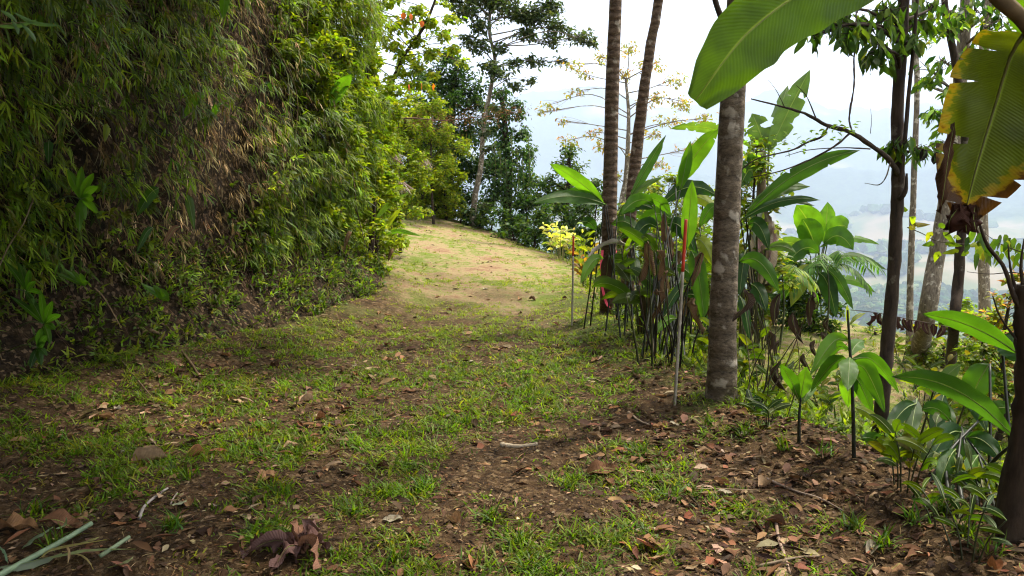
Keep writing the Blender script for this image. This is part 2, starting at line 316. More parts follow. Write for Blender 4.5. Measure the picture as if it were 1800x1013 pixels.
def soilmat(name, dark, mid, light, green, greenness):
    m, nt, N, L = newmat(name); tc = N('ShaderNodeTexCoord')
    def noise(s, d=8, r=.6):
        n = N('ShaderNodeTexNoise'); n.inputs['Scale'].default_value = s; n.inputs['Detail'].default_value = d; n.inputs['Roughness'].default_value = r; L(tc.outputs['Object'], n.inputs['Vector']); return n.outputs[0]
    n1 = noise(9, 10, .75); n2 = noise(1.1, 5); n3 = noise(45, 5); n4 = noise(2.2, 8, .7)
    r = N('ShaderNodeValToRGB'); e = r.color_ramp.elements; e[0].position = .36; e[0].color = (*dark, 1); e[1].position = .68; e[1].color = (*light, 1); x = e.new(.5); x.color = (*mid, 1); L(n1, r.inputs[0])
    vo = N('ShaderNodeTexVoronoi'); vo.inputs['Scale'].default_value = 38; L(tc.outputs['Object'], vo.inputs['Vector'])
    sp = N('ShaderNodeSeparateColor'); L(vo.outputs['Color'], sp.inputs[0])
    bits = N('ShaderNodeMapRange'); bits.inputs[1].default_value = .8; bits.inputs[2].default_value = .95; L(sp.outputs[0], bits.inputs[0])
    bm = N('ShaderNodeMath'); bm.operation = 'MULTIPLY'; bm.inputs[1].default_value = .45; L(bits.outputs[0], bm.inputs[0])
    m0 = N('ShaderNodeMix'); m0.data_type = 'RGBA'; m0.inputs[7].default_value = (.30, .20, .11, 1); L(bm.outputs[0], m0.inputs[0]); L(r.outputs[0], m0.inputs[6])
    at = N('ShaderNodeAttribute'); at.attribute_name = 'col'; sa = N('ShaderNodeSeparateColor'); L(at.outputs['Color'], sa.inputs[0])
    g = N('ShaderNodeMath'); g.operation = 'MULTIPLY_ADD'; g.inputs[1].default_value = 1.1; L(n4, g.inputs[0]); L(sa.outputs[1], g.inputs[2])
    gr = N('ShaderNodeMapRange'); gr.inputs[1].default_value = .95; gr.inputs[2].default_value = 1.25; gr.inputs[4].default_value = greenness; L(g.outputs[0], gr.inputs[0])
    rg = N('ShaderNodeValToRGB'); e = rg.color_ramp.elements; e[0].position = .35; e[0].color = (green[0] * .5, green[1] * .5, green[2] * .5, 1); e[1].position = .65; e[1].color = (*green, 1); L(n3, rg.inputs[0])
    mx = N('ShaderNodeMix'); mx.data_type = 'RGBA'; L(gr.outputs[0], mx.inputs[0]); L(m0.outputs[2], mx.inputs[6]); L(rg.outputs[0], mx.inputs[7])
    # col red channel = pale worn earth of the clearing, and painted sunlit paleness on the terrace
    pe = N('ShaderNodeMix'); pe.data_type = 'RGBA'; n5 = noise(7.5, 10, .8)
    rp = N('ShaderNodeValToRGB'); e = rp.color_ramp.elements; e[0].position = .36; e[0].position = .4; e[0].color = (.25, .135, .08, 1); e[1].position = .55; e[1].color = (.15, .20, .03, 1); x = e.new(.485); x.color = (.35, .265, .14, 1); n6 = noise(1.2, 4); ma = N('ShaderNodeMath'); ma.operation = 'MULTIPLY_ADD'; ma.inputs[1].default_value = .45; L(n6, ma.inputs[0]); mb = N('ShaderNodeMath'); mb.operation = 'MULTIPLY'; mb.inputs[1].default_value = .55; L(n5, mb.inputs[0]); L(mb.outputs[0], ma.inputs[2]); L(ma.outputs[0], rp.inputs[0])
    L(sa.outputs[0], pe.inputs[0]); L(mx.outputs[2], pe.inputs[6]); L(rp.outputs[0], pe.inputs[7])
    pb = N('ShaderNodeBsdfPrincipled'); pb.inputs['Roughness'].default_value = .95; pb.inputs['Specular IOR Level'].default_value = .12; L(pe.outputs[2], pb.inputs[0])
    ad = N('ShaderNodeMath'); ad.operation = 'MULTIPLY_ADD'; ad.inputs[1].default_value = 1.5; L(n1, ad.inputs[0]); L(n3, ad.inputs[2])
    b = N('ShaderNodeBump'); b.inputs['Strength'].default_value = .9; b.inputs['Distance'].default_value = .03; L(ad.outputs[0], b.inputs['Height']); L(b.outputs[0], pb.inputs['Normal'])
    o = N('ShaderNodeOutputMaterial'); L(pb.outputs[0], o.inputs[0]); return m
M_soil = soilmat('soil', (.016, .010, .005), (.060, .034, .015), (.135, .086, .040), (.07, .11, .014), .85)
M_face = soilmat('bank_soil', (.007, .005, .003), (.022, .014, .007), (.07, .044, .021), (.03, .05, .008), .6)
M_leaf = leafmat('leaf'); M_far = leafmat('far_leaf', trans=.3, rough=.55)
M_dead = leafmat('dead_leaf', trans=.12, rough=.8, boost=(1.1, 1, .8), spec=.15)
M_big = leafmat('big_leaf', trans=.6, rough=.42, boost=(1.6, 1.7, .25), big=420., spec=.28)
M_bigdry = leafmat('drying_big_leaf', trans=.36, rough=.4, boost=(1.6, 1.5, .3), big=520., spec=.35, dry=.69)
M_deadbig = leafmat('dead_big_leaf', trans=.1, rough=.8, boost=(1.1, 1, .8), big=170., spec=.15)
M_bark = barkmat('brown_bark', (.05, .03, .018), (.16, .105, .065), (.27, .22, .16), rings=3.6, lichen=.6, scale=12, bump=1.0)
M_bark2 = barkmat('grey_brown_bark', (.055, .04, .026), (.19, .145, .095), (.36, .31, .24), rings=2.2, lichen=.57, scale=11, bump=1.0)
M_barkd = barkmat('dark_bark', (.018, .012, .008), (.06, .04, .025), (.14, .12, .09), lichen=.66)
M_barkp = barkmat('pale_bark', (.07, .055, .04), (.22, .18, .13), (.40, .36, .29), lichen=.57, scale=16, bump=1.0)
M_stem = flatmat('stem', (.05, .06, .02), attr=True, rough=.5)
M_twig = flatmat('twig', (.1, .07, .05), attr=True, rough=.85, spec=.15)
M_wood = flatmat('weathered_stake', (.33, .29, .23), rough=.8)
M_red = flatmat('red_paint', (.55, .05, .025), rough=.5, noise=.12)
M_pink = flatmat('pink_plastic_tape', (.75, .07, .12), rough=.35, noise=.1)
GREENS = [(.080, .125, .007), (.125, .175, .009), (.048, .080, .006), (.17, .22, .012), (.14, .13, .014)]
DARKG = [(.030, .070, .014), (.045, .095, .018), (.065, .12, .02), (.018, .048, .012)]
YELG = [(.20, .25, .016), (.27, .29, .02), (.12, .18, .012), (.25, .27, .02)]
DRY = [(.16, .11, .04), (.085, .055, .02), (.28, .22, .11), (.045, .028, .012)]

# ------------------------------------------------------------------ ground and valley
def polar(rs, az):
    A, Rr = np.meshgrid(np.radians(az), rs); x = Rr * np.sin(A); y = Rr * np.cos(A); return x, y
def gridfaces(n, m):
    i = np.arange(n - 1)[:, None] * m; j = np.arange(m - 1)[None]
    return np.stack([i + j, i + j + 1, i + m + j + 1, i + m + j], -1).reshape(-1, 4)
az = np.concatenate([np.arange(-180, -44, 4), np.arange(-44, 44, .32), np.arange(44, 180.1, 4)])
rs = np.concatenate([[.01, .6, 1.1], np.geomspace(1.6, 14, 235), np.geomspace(14.2, 150, 80)])
x, y = polar(rs, az); z = ground(x, y)
openp = ss((y - 9.4) / 5 + .8 * fbm(x * .8, y * .8, 77, 3)) * ss((-sdist(x, y, EDGE) * -1 + .5) / 1)
openp = np.maximum(openp, ss((sdist(x, y, BERM) - 1.0) / 1.2) * ss((y - 6) / 3) * .75)  # terrace grass painted paler, its sunlit look put into the colour
openp = np.clip(openp, 0, 1) * .85
gn = .18 + .30 * fbm(x * .9, y * .9, 41, 3) + .25 * np.exp(-((sdist(x, y, BERM)) / .6) ** 2) + .2 * ss((y - 5) / 3)
gn = gn + .3 * ss((sdist(x, y, BERM) - .3) / .6)
colr = np.stack([openp, np.clip(gn, 0, 1), np.zeros_like(gn)], -1).reshape(-1, 3)
V = np.stack([x, y, z], -1).reshape(-1, 3)
g = single('ground', (V, [gridfaces(*x.shape)[:, ::-1]], colr, None), M_soil, 'trodden earth track with patchy grass on a hill shoulder', None, kind='structure')

def valley(x, y):
    r = np.hypot(x, y); a = np.degrees(np.arctan2(x, y))
    prof = np.interp(r, [100, 150, 400, 800, 1300, 2500, 4000, 5200, 6500, 8500, 10500, 14000],
                     [-70, -95, -170, -200, -215, -245, -215, -120, 110, 800, 940, 760])
    n = fbm(x / 900, y / 900, 5, 5)
    prof = prof + n * np.interp(r, [100, 800, 3000, 6000, 9000], [8, 50, 130, 280, 280])
    ridge = 1 - np.abs(fbm(x / 1500 + 3, y / 1500, 9, 4)) * 2.2
    prof = prof + ridge * np.interp(r, [0, 3000, 5500, 9000], [0, 0, 110, 110])
    prof = prof * 1 + np.interp(a, [-180, -60, 0, 30, 60, 180], [0, 0, 60, -120, -160, 0]) * np.interp(r, [5000, 9000], [0, 1])
    back = ss((np.abs(a) - 70) / 40)
    return prof * (1 - back) + back * (-20 + .02 * r)
rs = np.geomspace(115, 14000, 260); az = np.concatenate([np.arange(-180, -10, 5), np.arange(-10, 45, .28), np.arange(45, 180.1, 5)])
x, y = polar(rs, az); z = valley(x, y)
forest = ss((fbm(x / 420, y / 420, 61, 4) - np.interp(np.hypot(x, y), [700, 1500, 2300, 2900, 3600, 4300, 5200], [-.15, .05, -.3, -.16, .12, .06, -.4])) / .08 + .5)
rr = np.hypot(x, y)
z = z + forest * np.interp(rr, [0, 3000, 9000], [9, 16, 30]) * (vn(x / 17, y / 17, 71) + vn(x / 45, y / 45, 72) + .8)
def valleymat():
    m, nt, N, L = newmat('forested_hills'); at = N('ShaderNodeAttribute'); at.attribute_name = 'col'; tc = N('ShaderNodeTexCoord')
    sa = N('ShaderNodeSeparateColor'); L(at.outputs['Color'], sa.inputs[0])
    n1 = N('ShaderNodeTexNoise'); n1.inputs['Scale'].default_value = .03; n1.inputs['Detail'].default_value = 8; n1.inputs['Roughness'].default_value = .7; L(tc.outputs['Object'], n1.inputs['Vector'])
    r = N('ShaderNodeValToRGB'); e = r.color_ramp.elements; e[0].position = .35; e[0].color = (.012, .028, .01, 1); e[1].position = .65; e[1].color = (.06, .10, .025, 1); L(n1.outputs[0], r.inputs[0])
    n2 = N('ShaderNodeTexNoise'); n2.inputs['Scale'].default_value = .006; n2.inputs['Detail'].default_value = 8; L(tc.outputs['Object'], n2.inputs['Vector'])
    r2 = N('ShaderNodeValToRGB'); e = r2.color_ramp.elements; e[0].position = .4; e[0].color = (.21, .165, .09, 1); e[1].position = .62; e[1].color = (.09, .12, .04, 1); L(n2.outputs[0], r2.inputs[0])
    mx = N('ShaderNodeMix'); mx.data_type = 'RGBA'; L(sa.outputs[0], mx.inputs[0]); L(r2.outputs[0], mx.inputs[6]); L(r.outputs[0], mx.inputs[7])
    pb = N('ShaderNodeBsdfPrincipled'); pb.inputs['Roughness'].default_value = 1; pb.inputs['Specular IOR Level'].default_value = 0; L(mx.outputs[2], pb.inputs[0])
    o = N('ShaderNodeOutputMaterial'); L(pb.outputs[0], o.inputs[0]); return m
V = np.stack([x, y, z], -1).reshape(-1, 3)
single('hills', (V, [gridfaces(*x.shape)[:, ::-1]], np.repeat(forest.reshape(-1, 1), 3, 1), None), valleymat(), 'hazy forested valley with pale pastures and mountains behind', None, kind='structure')

rngv = np.random.default_rng(5); n = 12000; a = np.radians(rngv.uniform(14, 35, n)); r = np.exp(rngv.uniform(np.log(750), np.log(4200), n)); tx_ = r * np.sin(a); ty_ = r * np.cos(a)
fm = (fbm(tx_ / 420, ty_ / 420, 61, 4) - np.interp(r, [700, 1500, 2300, 2900, 3600, 4300, 5200], [-.15, .05, -.3, -.16, .12, .06, -.4])) > 0
tx_ = tx_[fm]; ty_ = ty_[fm]; n = len(tx_); tz_ = valley(tx_, ty_) + 12
oc = np.array([[1, 0, .1], [.3, .95, 0], [-.8, .6, .1], [-.8, -.6, -.1], [.3, -.95, .1], [.45, .3, .75], [-.4, .35, .8], [0, -.45, .85], [0, 0, -.8]]); of = np.array([[0, 1, 5], [1, 6, 5], [1, 2, 6], [2, 3, 6], [3, 7, 6], [3, 4, 7], [4, 0, 7], [0, 5, 7], [5, 6, 7], [1, 0, 8], [2, 1, 8], [3, 2, 8], [4, 3, 8], [0, 4, 8]])
sc_ = rngv.uniform(8, 17, (n, 1, 1)) * np.interp(r[fm], [800, 4000], [.8, 2.2])[:, None, None] * rngv.uniform(.7, 1.3, (n, 9, 1)); V = np.stack([tx_, ty_, tz_], -1)[:, None] + oc[None] * sc_
single('forest', (V.reshape(-1, 3), [(of[None] + (np.arange(n) * 9)[:, None, None]).reshape(-1, 3)], np.repeat(pal(n, [(.02, .045, .012), (.05, .09, .02), (.03, .07, .02), (.09, .12, .035)], None, .35, rngv), 9, 0), None), flatmat('forest_crowns', (.03, .06, .02), rough=1, spec=0, noise=.4, scale=.2, attr=True), 'tree crowns of the forest filling the hazy valley', 'forest', kind='stuff', smooth=False)
# haze
hz = bpy.data.meshes.new('haze'); X0, X1, Y0, Y1, Z0, Z1 = -14500, 14500, -14500, 14500, -700, 2300
vs = [(a, b, c) for a in (X0, X1) for b in (Y0, Y1) for c in (Z0, Z1)]
hz.from_pydata(vs, [], [(0, 1, 3, 2), (4, 6, 7, 5), (0, 4, 5, 1), (2, 3, 7, 6), (0, 2, 6, 4), (1, 5, 7, 3)])
import bmesh
bm_ = bmesh.new(); bm_.from_mesh(hz); bmesh.ops.recalc_face_normals(bm_, faces=bm_.faces); bm_.to_mesh(hz); bm_.free()
ho = bpy.data.objects.new('haze', hz); COL.objects.link(ho); ho['kind'] = 'stuff'; ho['label'] = 'pale blue haze filling the valley air'
m, nt, N, L = newmat('haze'); v = N('ShaderNodeVolumePrincipled'); v.inputs['Density'].default_value = .00018; v.inputs['Color'].default_value = (.60, .71, .96, 1); v.inputs['Anisotropy'].default_value = 0
o = N('ShaderNodeOutputMaterial'); L(v.outputs[0], o.inputs['Volume']); hz.materials.append(m); m.cycles.homogeneous_volume = True if hasattr(m, 'cycles') and hasattr(m.cycles, 'homogeneous_volume') else None

# ------------------------------------------------------------------ earth bank on the left
def plen(poly):
    p = np.array(poly, float); l = np.r_[0, np.cumsum(np.hypot(*np.diff(p, axis=0).T))]; return p, l
bp, bl = plen(BANK)
S0, S1 = 8.0, bl[-2] - 0
def bankpt(s, t, out=0.):
    """point on the bank face: s metres along its foot, t metres up, out metres off the face"""
    s = np.asarray(s, float); t = np.asarray(t, float)
    x = np.interp(s, bl, bp[:, 0]); y = np.interp(s, bl, bp[:, 1])
    x1 = np.interp(s + .5, bl, bp[:, 0]); y1 = np.interp(s + .5, bl, bp[:, 1]); x0 = np.interp(s - .5, bl, bp[:, 0]); y0 = np.interp(s - .5, bl, bp[:, 1])
    tx, ty = x1 - x0, y1 - y0; l = np.hypot(tx, ty); nx, ny = ty / l, -tx / l
    back = np.interp(t, [-.3, 0, .35, .7, 1.1, 2.2, 4.5, 7], [-.25, 0, .34, .52, .60, .62, 1.15, 2.4])
    bulge = .45 * fbm(s * .45, t * .5, 301, 3) + .12 * fbm(s * 2.1, t * 2.1, 302, 3) + .05 * fbm(s * 8, t * 8, 303, 2)
    o = -back + bulge * ss(t / .8) + out
    o = o + .75 * ss((t - 1.6) / 1.8) * ss((7.6 - y) / 1.6)
    zb = ground(x, y, False)
    return np.stack([x + nx * o, y + ny * o, zb + t - .02], -1), np.stack([nx, ny, 0 * nx], -1)
s = np.arange(S0, 46, .11); t = np.linspace(-.25, 6.6, 62)
SS, TT = np.meshgrid(s, t, indexing='ij'); V, _ = bankpt(SS, TT)
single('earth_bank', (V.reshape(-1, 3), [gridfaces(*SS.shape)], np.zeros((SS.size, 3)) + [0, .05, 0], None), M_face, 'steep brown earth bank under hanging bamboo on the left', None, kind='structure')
def bank_s(yv): return float(np.interp(yv, bp[:10, 1], bl[:10]))

def sprays(base, out, n_leaf, L, W, cols, p, droop=.9, spread=.9, r=rng, tpl='lance', jit=.25):
    """little fans of leaves hanging from twig ends"""
    n = len(base); k = n_leaf
    ax = nrm(out + np.array([0, 0, -droop]) * r.uniform(.3, 1.2, (n, 1)) + .45 * rdir(n, r))
    B = np.repeat(base, k, 0); A = np.repeat(ax, k, 0); tt = r.uniform(0, 1, (n * k, 1))
    B = B + A * tt * .10 + rdir(n * k, r) * .012
    d = nrm(A + spread * rdir(n * k, r) * .8 + np.array([0, 0, -.35]))
    c = np.repeat(pal(n, cols, p, jit, r), k, 0) * (1 + .12 * r.normal(size=(n * k, 1))).clip(.6, 1.5)
    LL = L * r.uniform(.55, 1.35, n * k)
    return leaves(B, d, nrm(np.repeat(out, k, 0) * .6 + np.array([0, 0, .8]) + .6 * rdir(n * k, r)), LL, W * r.uniform(.7, 1.3, n * k), c, tpl)
sA, sB = bank_s(2.0), bank_s(15) + 1.5
# green bamboo fans
def bank_scatter(n, t0, t1, o0, o1, s0=sA, s1=sB):
    s = rng.uniform(s0, s1, n); t = rng.uniform(t0, t1, n); o = rng.uniform(o0, o1, n) * (.5 + ss((t - .6) / 1.5))
    o = o + np.clip(1.0 * fbm(s * 1.7, t * 1.5, 333, 2), -.2, .5) * ss((t - .9) / .8); p, nn = bankpt(s, t, o); return s, t, p, nn
s, t, p, nn = bank_scatter(29500, .8, 6.1, .0, .42)
gm = 1.15 * fbm(s * .8, t * .55, 401, 3) + .3 * ss((s - bank_s(8.6)) / 2) + .14 * ss((t - 2) / 2) - .04 + .25 * fbm(s * 3.1, t * 2.6, 402, 2)
br = ss((s - bank_s(7.5)) / 4)[:, None]
keep = gm + .16 * rng.normal(size=len(s)) > -.06
single('bamboo_foliage', sprays(p[keep], nn[keep], 6, .14, .0160, GREENS, [.26, .32, .12, .24, .06], droop=1.0, spread=.95, jit=.4), M_leaf,
       'mass of narrow green bamboo leaves hanging down the bank', 'bamboo foliage', kind='stuff')
# dead brown leaf curtains
s, t, p, nn = bank_scatter(24000, .75, 6.4, -.05, .26)
keep = ((fbm(s * 1.1, t * .4, 501, 3) + .08 > 0) | (rng.random(len(s)) < .25)) & (rng.random(len(s)) < .62 - .42 * ss((s - bank_s(9)) / 2))
p = p[keep]; nn = nn[keep]; n = len(p)
geo = sprays(p, nn, 4, .115, .010, [(.22, .15, .055), (.12, .075, .028), (.36, .27, .13), (.05, .03, .013)], [.36, .3, .14, .20], droop=2.0, spread=.7, jit=.4)
single('dead_bamboo_leaves', geo, M_dead, 'curtain of dead brown bamboo leaves hanging between the green ones', 'dead foliage', kind='stuff')
s, t, p, nn = bank_scatter(5200, .9, 6.4, .1, .4)
keep = fbm(s * .9 + 9, t * .9, 471, 2) + .1 * ss((s - bank_s(8)) / 2) > .08
single('creeping_foliage', sprays(p[keep], nn[keep] + [0, 0, .3], 5, .075, .042, GREENS + YELG[:2], [.2, .2, .15, .15, .05, .15, .10], droop=.2, spread=1.2, tpl='broad', jit=.3), M_leaf,
       'small broad-leaved creepers growing through the bamboo on the bank', 'creepers', kind='stuff')
# thin hanging stems
gs = []
for i in range(420):
    s0 = rng.uniform(sA, sB); t0 = rng.uniform(1.6, 6.5); s_ = s0 + np.cumsum(rng.normal(0, .12, 5)); t_ = t0 - np.linspace(0, rng.uniform(.5, 1.7), 5)
    q, _ = bankpt(s_, np.maximum(t_, .1), np.array([0, .18, .25, .28, .3]) * rng.uniform(.5, 1.4))
    gs.append(tube(q, rng.uniform(.002, .006), .0012, sides=4, n=9, col=[(.16, .10, .05), (.09, .06, .03), (.10, .12, .03)][i % 3]))
for i in range(46):
    s0 = rng.uniform(sA, sB - 1); t0 = rng.uniform(2.2, 6.4); q, nq = bankpt(s0 + np.cumsum(rng.normal(0, .18, 6)), np.maximum(t0 - np.linspace(0, rng.uniform(1.2, 2.6), 6), .2), np.array([.05, .35, .5, .5, .42, .3]) * rng.uniform(.7, 1.3))
    gs.append(tube(q, rng.uniform(.006, .012), .003, sides=5, n=14, rough=.15, col=[(.07, .05, .03), (.14, .10, .05), (.08, .09, .03)][i % 3]))
single('hanging_stems', join(gs), M_twig, 'thin dry bamboo stems and vines hanging down the bank', 'vines', kind='stuff')
# low herbs on the foot of the bank
s, t, p, nn = bank_scatter(5200, .0, 1.0, .0, .08)
keep = rng.random(len(s)) < .25 + .6 * (fbm(s * 2, t * 2, 55, 2) > 0)
single('bank_herbs', sprays(p[keep], nn[keep] + [0, 0, .8], 6, .075, .02, GREENS, [.25, .25, .35, .1, .05], droop=-.6, spread=1.1), M_leaf,
       'small green herbs and grass growing on the foot of the bank', 'herbs', kind='stuff')
# roots dangling below the undercut
gs = []
for i in range(500):
    s0 = rng.uniform(sA, sB - 2); t0 = rng.uniform(.5, 1.3); q, nq = bankpt(s0 + np.cumsum(rng.normal(0, .03, 4)), t0 - np.linspace(0, rng.uniform(.15, .6), 4), np.array([0, .06, .08, .08]))
    gs.append(tube(q, rng.uniform(.0015, .004), .001, sides=3, n=6, col=(.11, .06, .035)))
single('dangling_roots', join(gs), M_twig, 'fine brown roots dangling over bare soil at the bank foot', 'roots', kind='stuff')

# ------------------------------------------------------------------ plant builders
def big_leaf(parent, spine, w, mat=None, name='leaf', label=None, ribr=.006, ribcol=(.15, .2, .05), **k):
    n = k.pop('n', 16); o = part(name, blade(spine, w, n=n, **k), mat or M_big, parent, label)
    r = rib(spine, w, 0, ribr, col=ribcol); N = None
    og = np.array(parent_world(parent)); V, F, c, u = r
    ob = bpy.data.objects.new('midrib', mesh('midrib', V - og, F, c, u, M_stem)); COL.objects.link(ob); ob.parent = o
    return o
def arch(a, b, bend, sidev=None):
    """3-D curve a->b arching upward by bend metres"""
    a = np.array(a); b = np.array(b); m = (a + b) / 2 + np.array([0, 0, bend]); q1 = (a + m) / 2 + np.array([0, 0, bend * .3]); q2 = (b + m) / 2 + np.array([0, 0, bend * .3])
    return [a, q1, m, q2, b]
def leafy(foot, label, cat='plant', name='broad_leaved_plant', group=None, stems=4, h=1.0, L=.4, w=.06, per=3, lean=.35, cols=GREENS, seed=0, mat=None, stemcol=(.035, .04, .015), up=.5, stemr=.008, dead=0., away=None, spread=.08):
    """clump of upright stalks with long arching leaves: every leaf a part"""
    r = np.random.default_rng(seed + 1000); e = empty(name, label, cat, foot, group); foot = np.array(foot)
    for i in range(stems):
        a = r.uniform(0, 6.28); rad = np.array([math.cos(a), math.sin(a), 0]);
        if away is not None: rad = nrm(rad + np.array(away))
        b = foot + rad * r.uniform(.01, spread) * (1 if stems > 1 else 0); hh = h * r.uniform(.65, 1.1)
        top = b + rad * lean * hh * r.uniform(.2, 1) + [0, 0, hh]; mid = (b + top) / 2 - rad * .05 * hh
        sp = [b - [0, 0, .05], mid, top]; part('stem', tube(sp, stemr * 1.2, stemr * .6, sides=6, n=10, col=stemcol), M_stem, e)
        c = spline(sp, 30)
        for k in range(per):
            f = .35 + .65 * (k + 1) / per; q = c[int(29 * f)]; a2 = a + k * 2.4 + r.uniform(-.5, .5); d = np.array([math.cos(a2), math.sin(a2), 0])
            LL = L * r.uniform(.7, 1.2); tip = q + d * LL * .8 + [0, 0, LL * r.uniform(up - .5, up + .15)]
            isd = r.random() < dead
            if isd: tip = q + d * LL * .15 - [0, 0, LL * .8]
            cc = pal(1, DRY if isd else cols, None, .15, r)[0]
            big_leaf(e, arch(q, tip, LL * r.uniform(.05, .2)), w * r.uniform(.75, 1.2), mat=M_deadbig if isd else mat, n=10, m=3, col=cc, roll=r.uniform(-.9, .9), fold=.25, ripple=.02, seed=seed * 31 + i * 7 + k, ribr=.003)
    return e
def clump_tree(name, label, cat, trunk, r0, r1, clumps, leafL, leafW, per, cols, p=None, bark=None, lmat=None, group=None, tpl='broad', seed=0, twigcol=(.10, .075, .05), sub=14, flat=.55, rough=.08, flare=.3, hang=.2, attach=None, jit=.2, br=.35, sides=10, dens=1.):
    """trunk polyline, clumps = [(px, py, depth, radius m)], one branch to every clump, leaves round its twig ends"""
    r = np.random.default_rng(seed + 50); tp = np.asarray(trunk, float)
    e = empty(name, label, cat, tp[0], group)
    part('trunk', tube(tp, r0, r1, sides=sides, n=max(16, 6 * len(tp)), rough=rough, seed=seed, flare=flare), bark or M_barkd, e)
    c = spline(tp, 60); pos = []; twigs = []
    for q in clumps:
        C = P(q[0], q[1], q[2]) if q[0] > 100 else np.array(q[:3]); rad = q[-1]
        low = c[(c[:, 2] < C[2] - .15 * rad)]
        low = low if len(low) else c[:5]
        a = low[np.argmin(np.linalg.norm(low - C, axis=1) + .6 * np.abs(C[2] - low[:, 2] - .7 * rad))]
        mid = (a + C) / 2 + rdir(1, r)[0] * .12 * np.linalg.norm(C - a) + [0, 0, .08 * np.linalg.norm(C - a)]
        th = max(.006, br * r1 + .012 * rad); bcv = [a, mid, C]
        if np.linalg.norm(C - a) > .1: part('branch', tube(bcv, th, th * .4, sides=6, n=9, rough=rough, seed=seed, col=twigcol), bark or M_barkd, e)
        ends = C + rdir(sub, r) * rad * r.uniform(.35, 1, (sub, 1)) * [1, 1, flat]
        for k in range(sub):
            sp = spline(bcv, 10)[r.integers(6, 10)]
            twigs.append(tube([sp, (sp + ends[k]) / 2 + rdir(1, r)[0] * .1 * rad, ends[k]], th * .35, th * .12, sides=3, n=4, col=twigcol))
        n = int(per * rad * rad * dens); idx = r.integers(0, sub, n); f = r.uniform(.45, 1.05, (n, 1))
        pos.append(C + (ends[idx] - C) * f + rdir(n, r) * rad * .24)
    part('twigs', join(twigs), M_twig, e)['kind'] = 'stuff'
    pos = np.vstack(pos); n = len(pos)
    d = nrm(rdir(n, r) * [1, 1, .5] + [0, 0, -hang]); up = nrm(rdir(n, r) * .7 + [0, 0, 1])
    part('crown', leaves(pos, d, up, leafL * r.uniform(.6, 1.3, n), leafW * r.uniform(.7, 1.25, n), pal(n, cols, p, jit, r), tpl), lmat or M_leaf, e)
    return e

# ------------------------------------------------------------------ trees by the track
def base_then(px, py, pts, dz=0):
    b = G(px, py); return np.vstack([b - [0, 0, .08], PL(pts)])
def above(px, d, z): return np.array([(px - 900) / 1385. * d, d, z])
t1 = base_then(1068, 553, [(1070, 450, 9.6), (1073, 300, 9.6), (1077, 130, 9.6), (1082, 0, 9.6), (1085, -200, 9.6), (1092, -600, 9.6)])
clump_tree('slender_tree', 'slender ringed brown trunk with pink tape tied round it at the track edge', 'tree', t1, .098, .06,
           [(*above(1060, 9.4, 8.6), 1.1), (*above(1140, 9.9, 9.2), 1.0), (*above(990, 9.0, 9.0), 1.0)], .16, .06, 600, GREENS, bark=M_bark, seed=1, rough=.04, flare=.25)
t2 = base_then(1104, 560, [(1105, 430, 10), (1117, 290, 10), (1128, 190, 10), (1142, 90, 10), (1158, 0, 10), (1185, -200, 10), (1210, -450, 10)])
clump_tree('slender_tree', 'thin leaning brown trunk just behind the taped trunk', 'tree', t2, .085, .045,
           [(*above(1210, 10.5, 8.2), .9), (*above(1290, 10, 8.8), .9)], .16, .06, 600, GREENS, bark=M_bark, seed=2, rough=.10, flare=.4)
t3 = base_then(1268, 700, [(1271, 560, 5.8), (1279, 350, 5.8), (1289, 160, 5.8), (1298, 0, 5.8), (1305, -250, 5.8), (1318, -600, 5.8), (1325, -900, 5.8)])
clump_tree('straight_tree', 'thick straight grey-brown trunk standing closest beside the track', 'tree', t3, .104, .066,
           [(*above(1300, 5.9, 7.4), 1.2), (*above(1120, 5.2, 7.8), 1.2), (*above(1500, 5.0, 7.9), 1.3), (*above(1250, 7.2, 8.2), 1.2), (*above(1600, 6.6, 8.4), 1.3)], .2, .08, 450, GREENS, bark=M_bark2, seed=3, rough=.035, flare=.3, sides=16)
t4 = np.vstack([G(1284, 640), PL([(1282, 400, 6.6), (1277, 120, 6.6), (1270, 45, 6.6), (1257, 0, 6.6), (1235, -90, 6.6), (1215, -300, 6.6)])])
clump_tree('sapling', 'thin dark sapling half hidden behind the thick straight trunk', 'tree', t4, .03, .018, [(*above(1205, 6.6, 5.9), .6)], .14, .05, 500, GREENS, bark=M_barkd, seed=4)
# dark crooked trunk with hanging leaves
ta = np.vstack([G(1543, 778) - [0, 0, .08], PL([(1552, 690, 6.9), (1560, 600, 6.9), (1571, 480, 6.9), (1576, 380, 6.9), (1579, 290, 6.9), (1577, 200, 6.9), (1586, 60, 6.9), (1592, -80, 6.9), (1600, -300, 6.9)])])
hang = [(1455, 45, 6.6, .17), (1492, 62, 6.5, .2), (1530, 40, 6.7, .25), (1548, 85, 6.6, .2), (1590, 75, 6.8, .22), (1612, 35, 7, .22), (1565, 15, 6.8, .26), (1480, 22, 6.7, .2), (1640, 12, 7.1, .2), (1595, 250, 6.8, .15), (1618, 262, 6.8, .13), (1570, 258, 6.8, .11),(1430,62,6.6,.1),(1520,100,6.6,.12)]
ea = clump_tree('dark_tree', 'crooked dark trunk with drooping leaves and a long bare side branch', 'tree', ta, .060, .044, hang, .15, .05, 800, [(.04, .075, .015), (.06, .11, .02), (.11, .16, .02)], p=[.5, .35, .15], bark=M_barkd, seed=5, rough=.12, flare=.45, hang=1.3, sub=9, twigcol=(.04, .03, .02), sides=12)
part('branch', tube(PL([(1579, 330, 6.88), (1590, 250, 6.8), (1598, 160, 6.8), (1607, 70, 6.8), (1615, -40, 6.8)]), .022, .014, sides=6, n=16, rough=.1), M_barkd, ea)
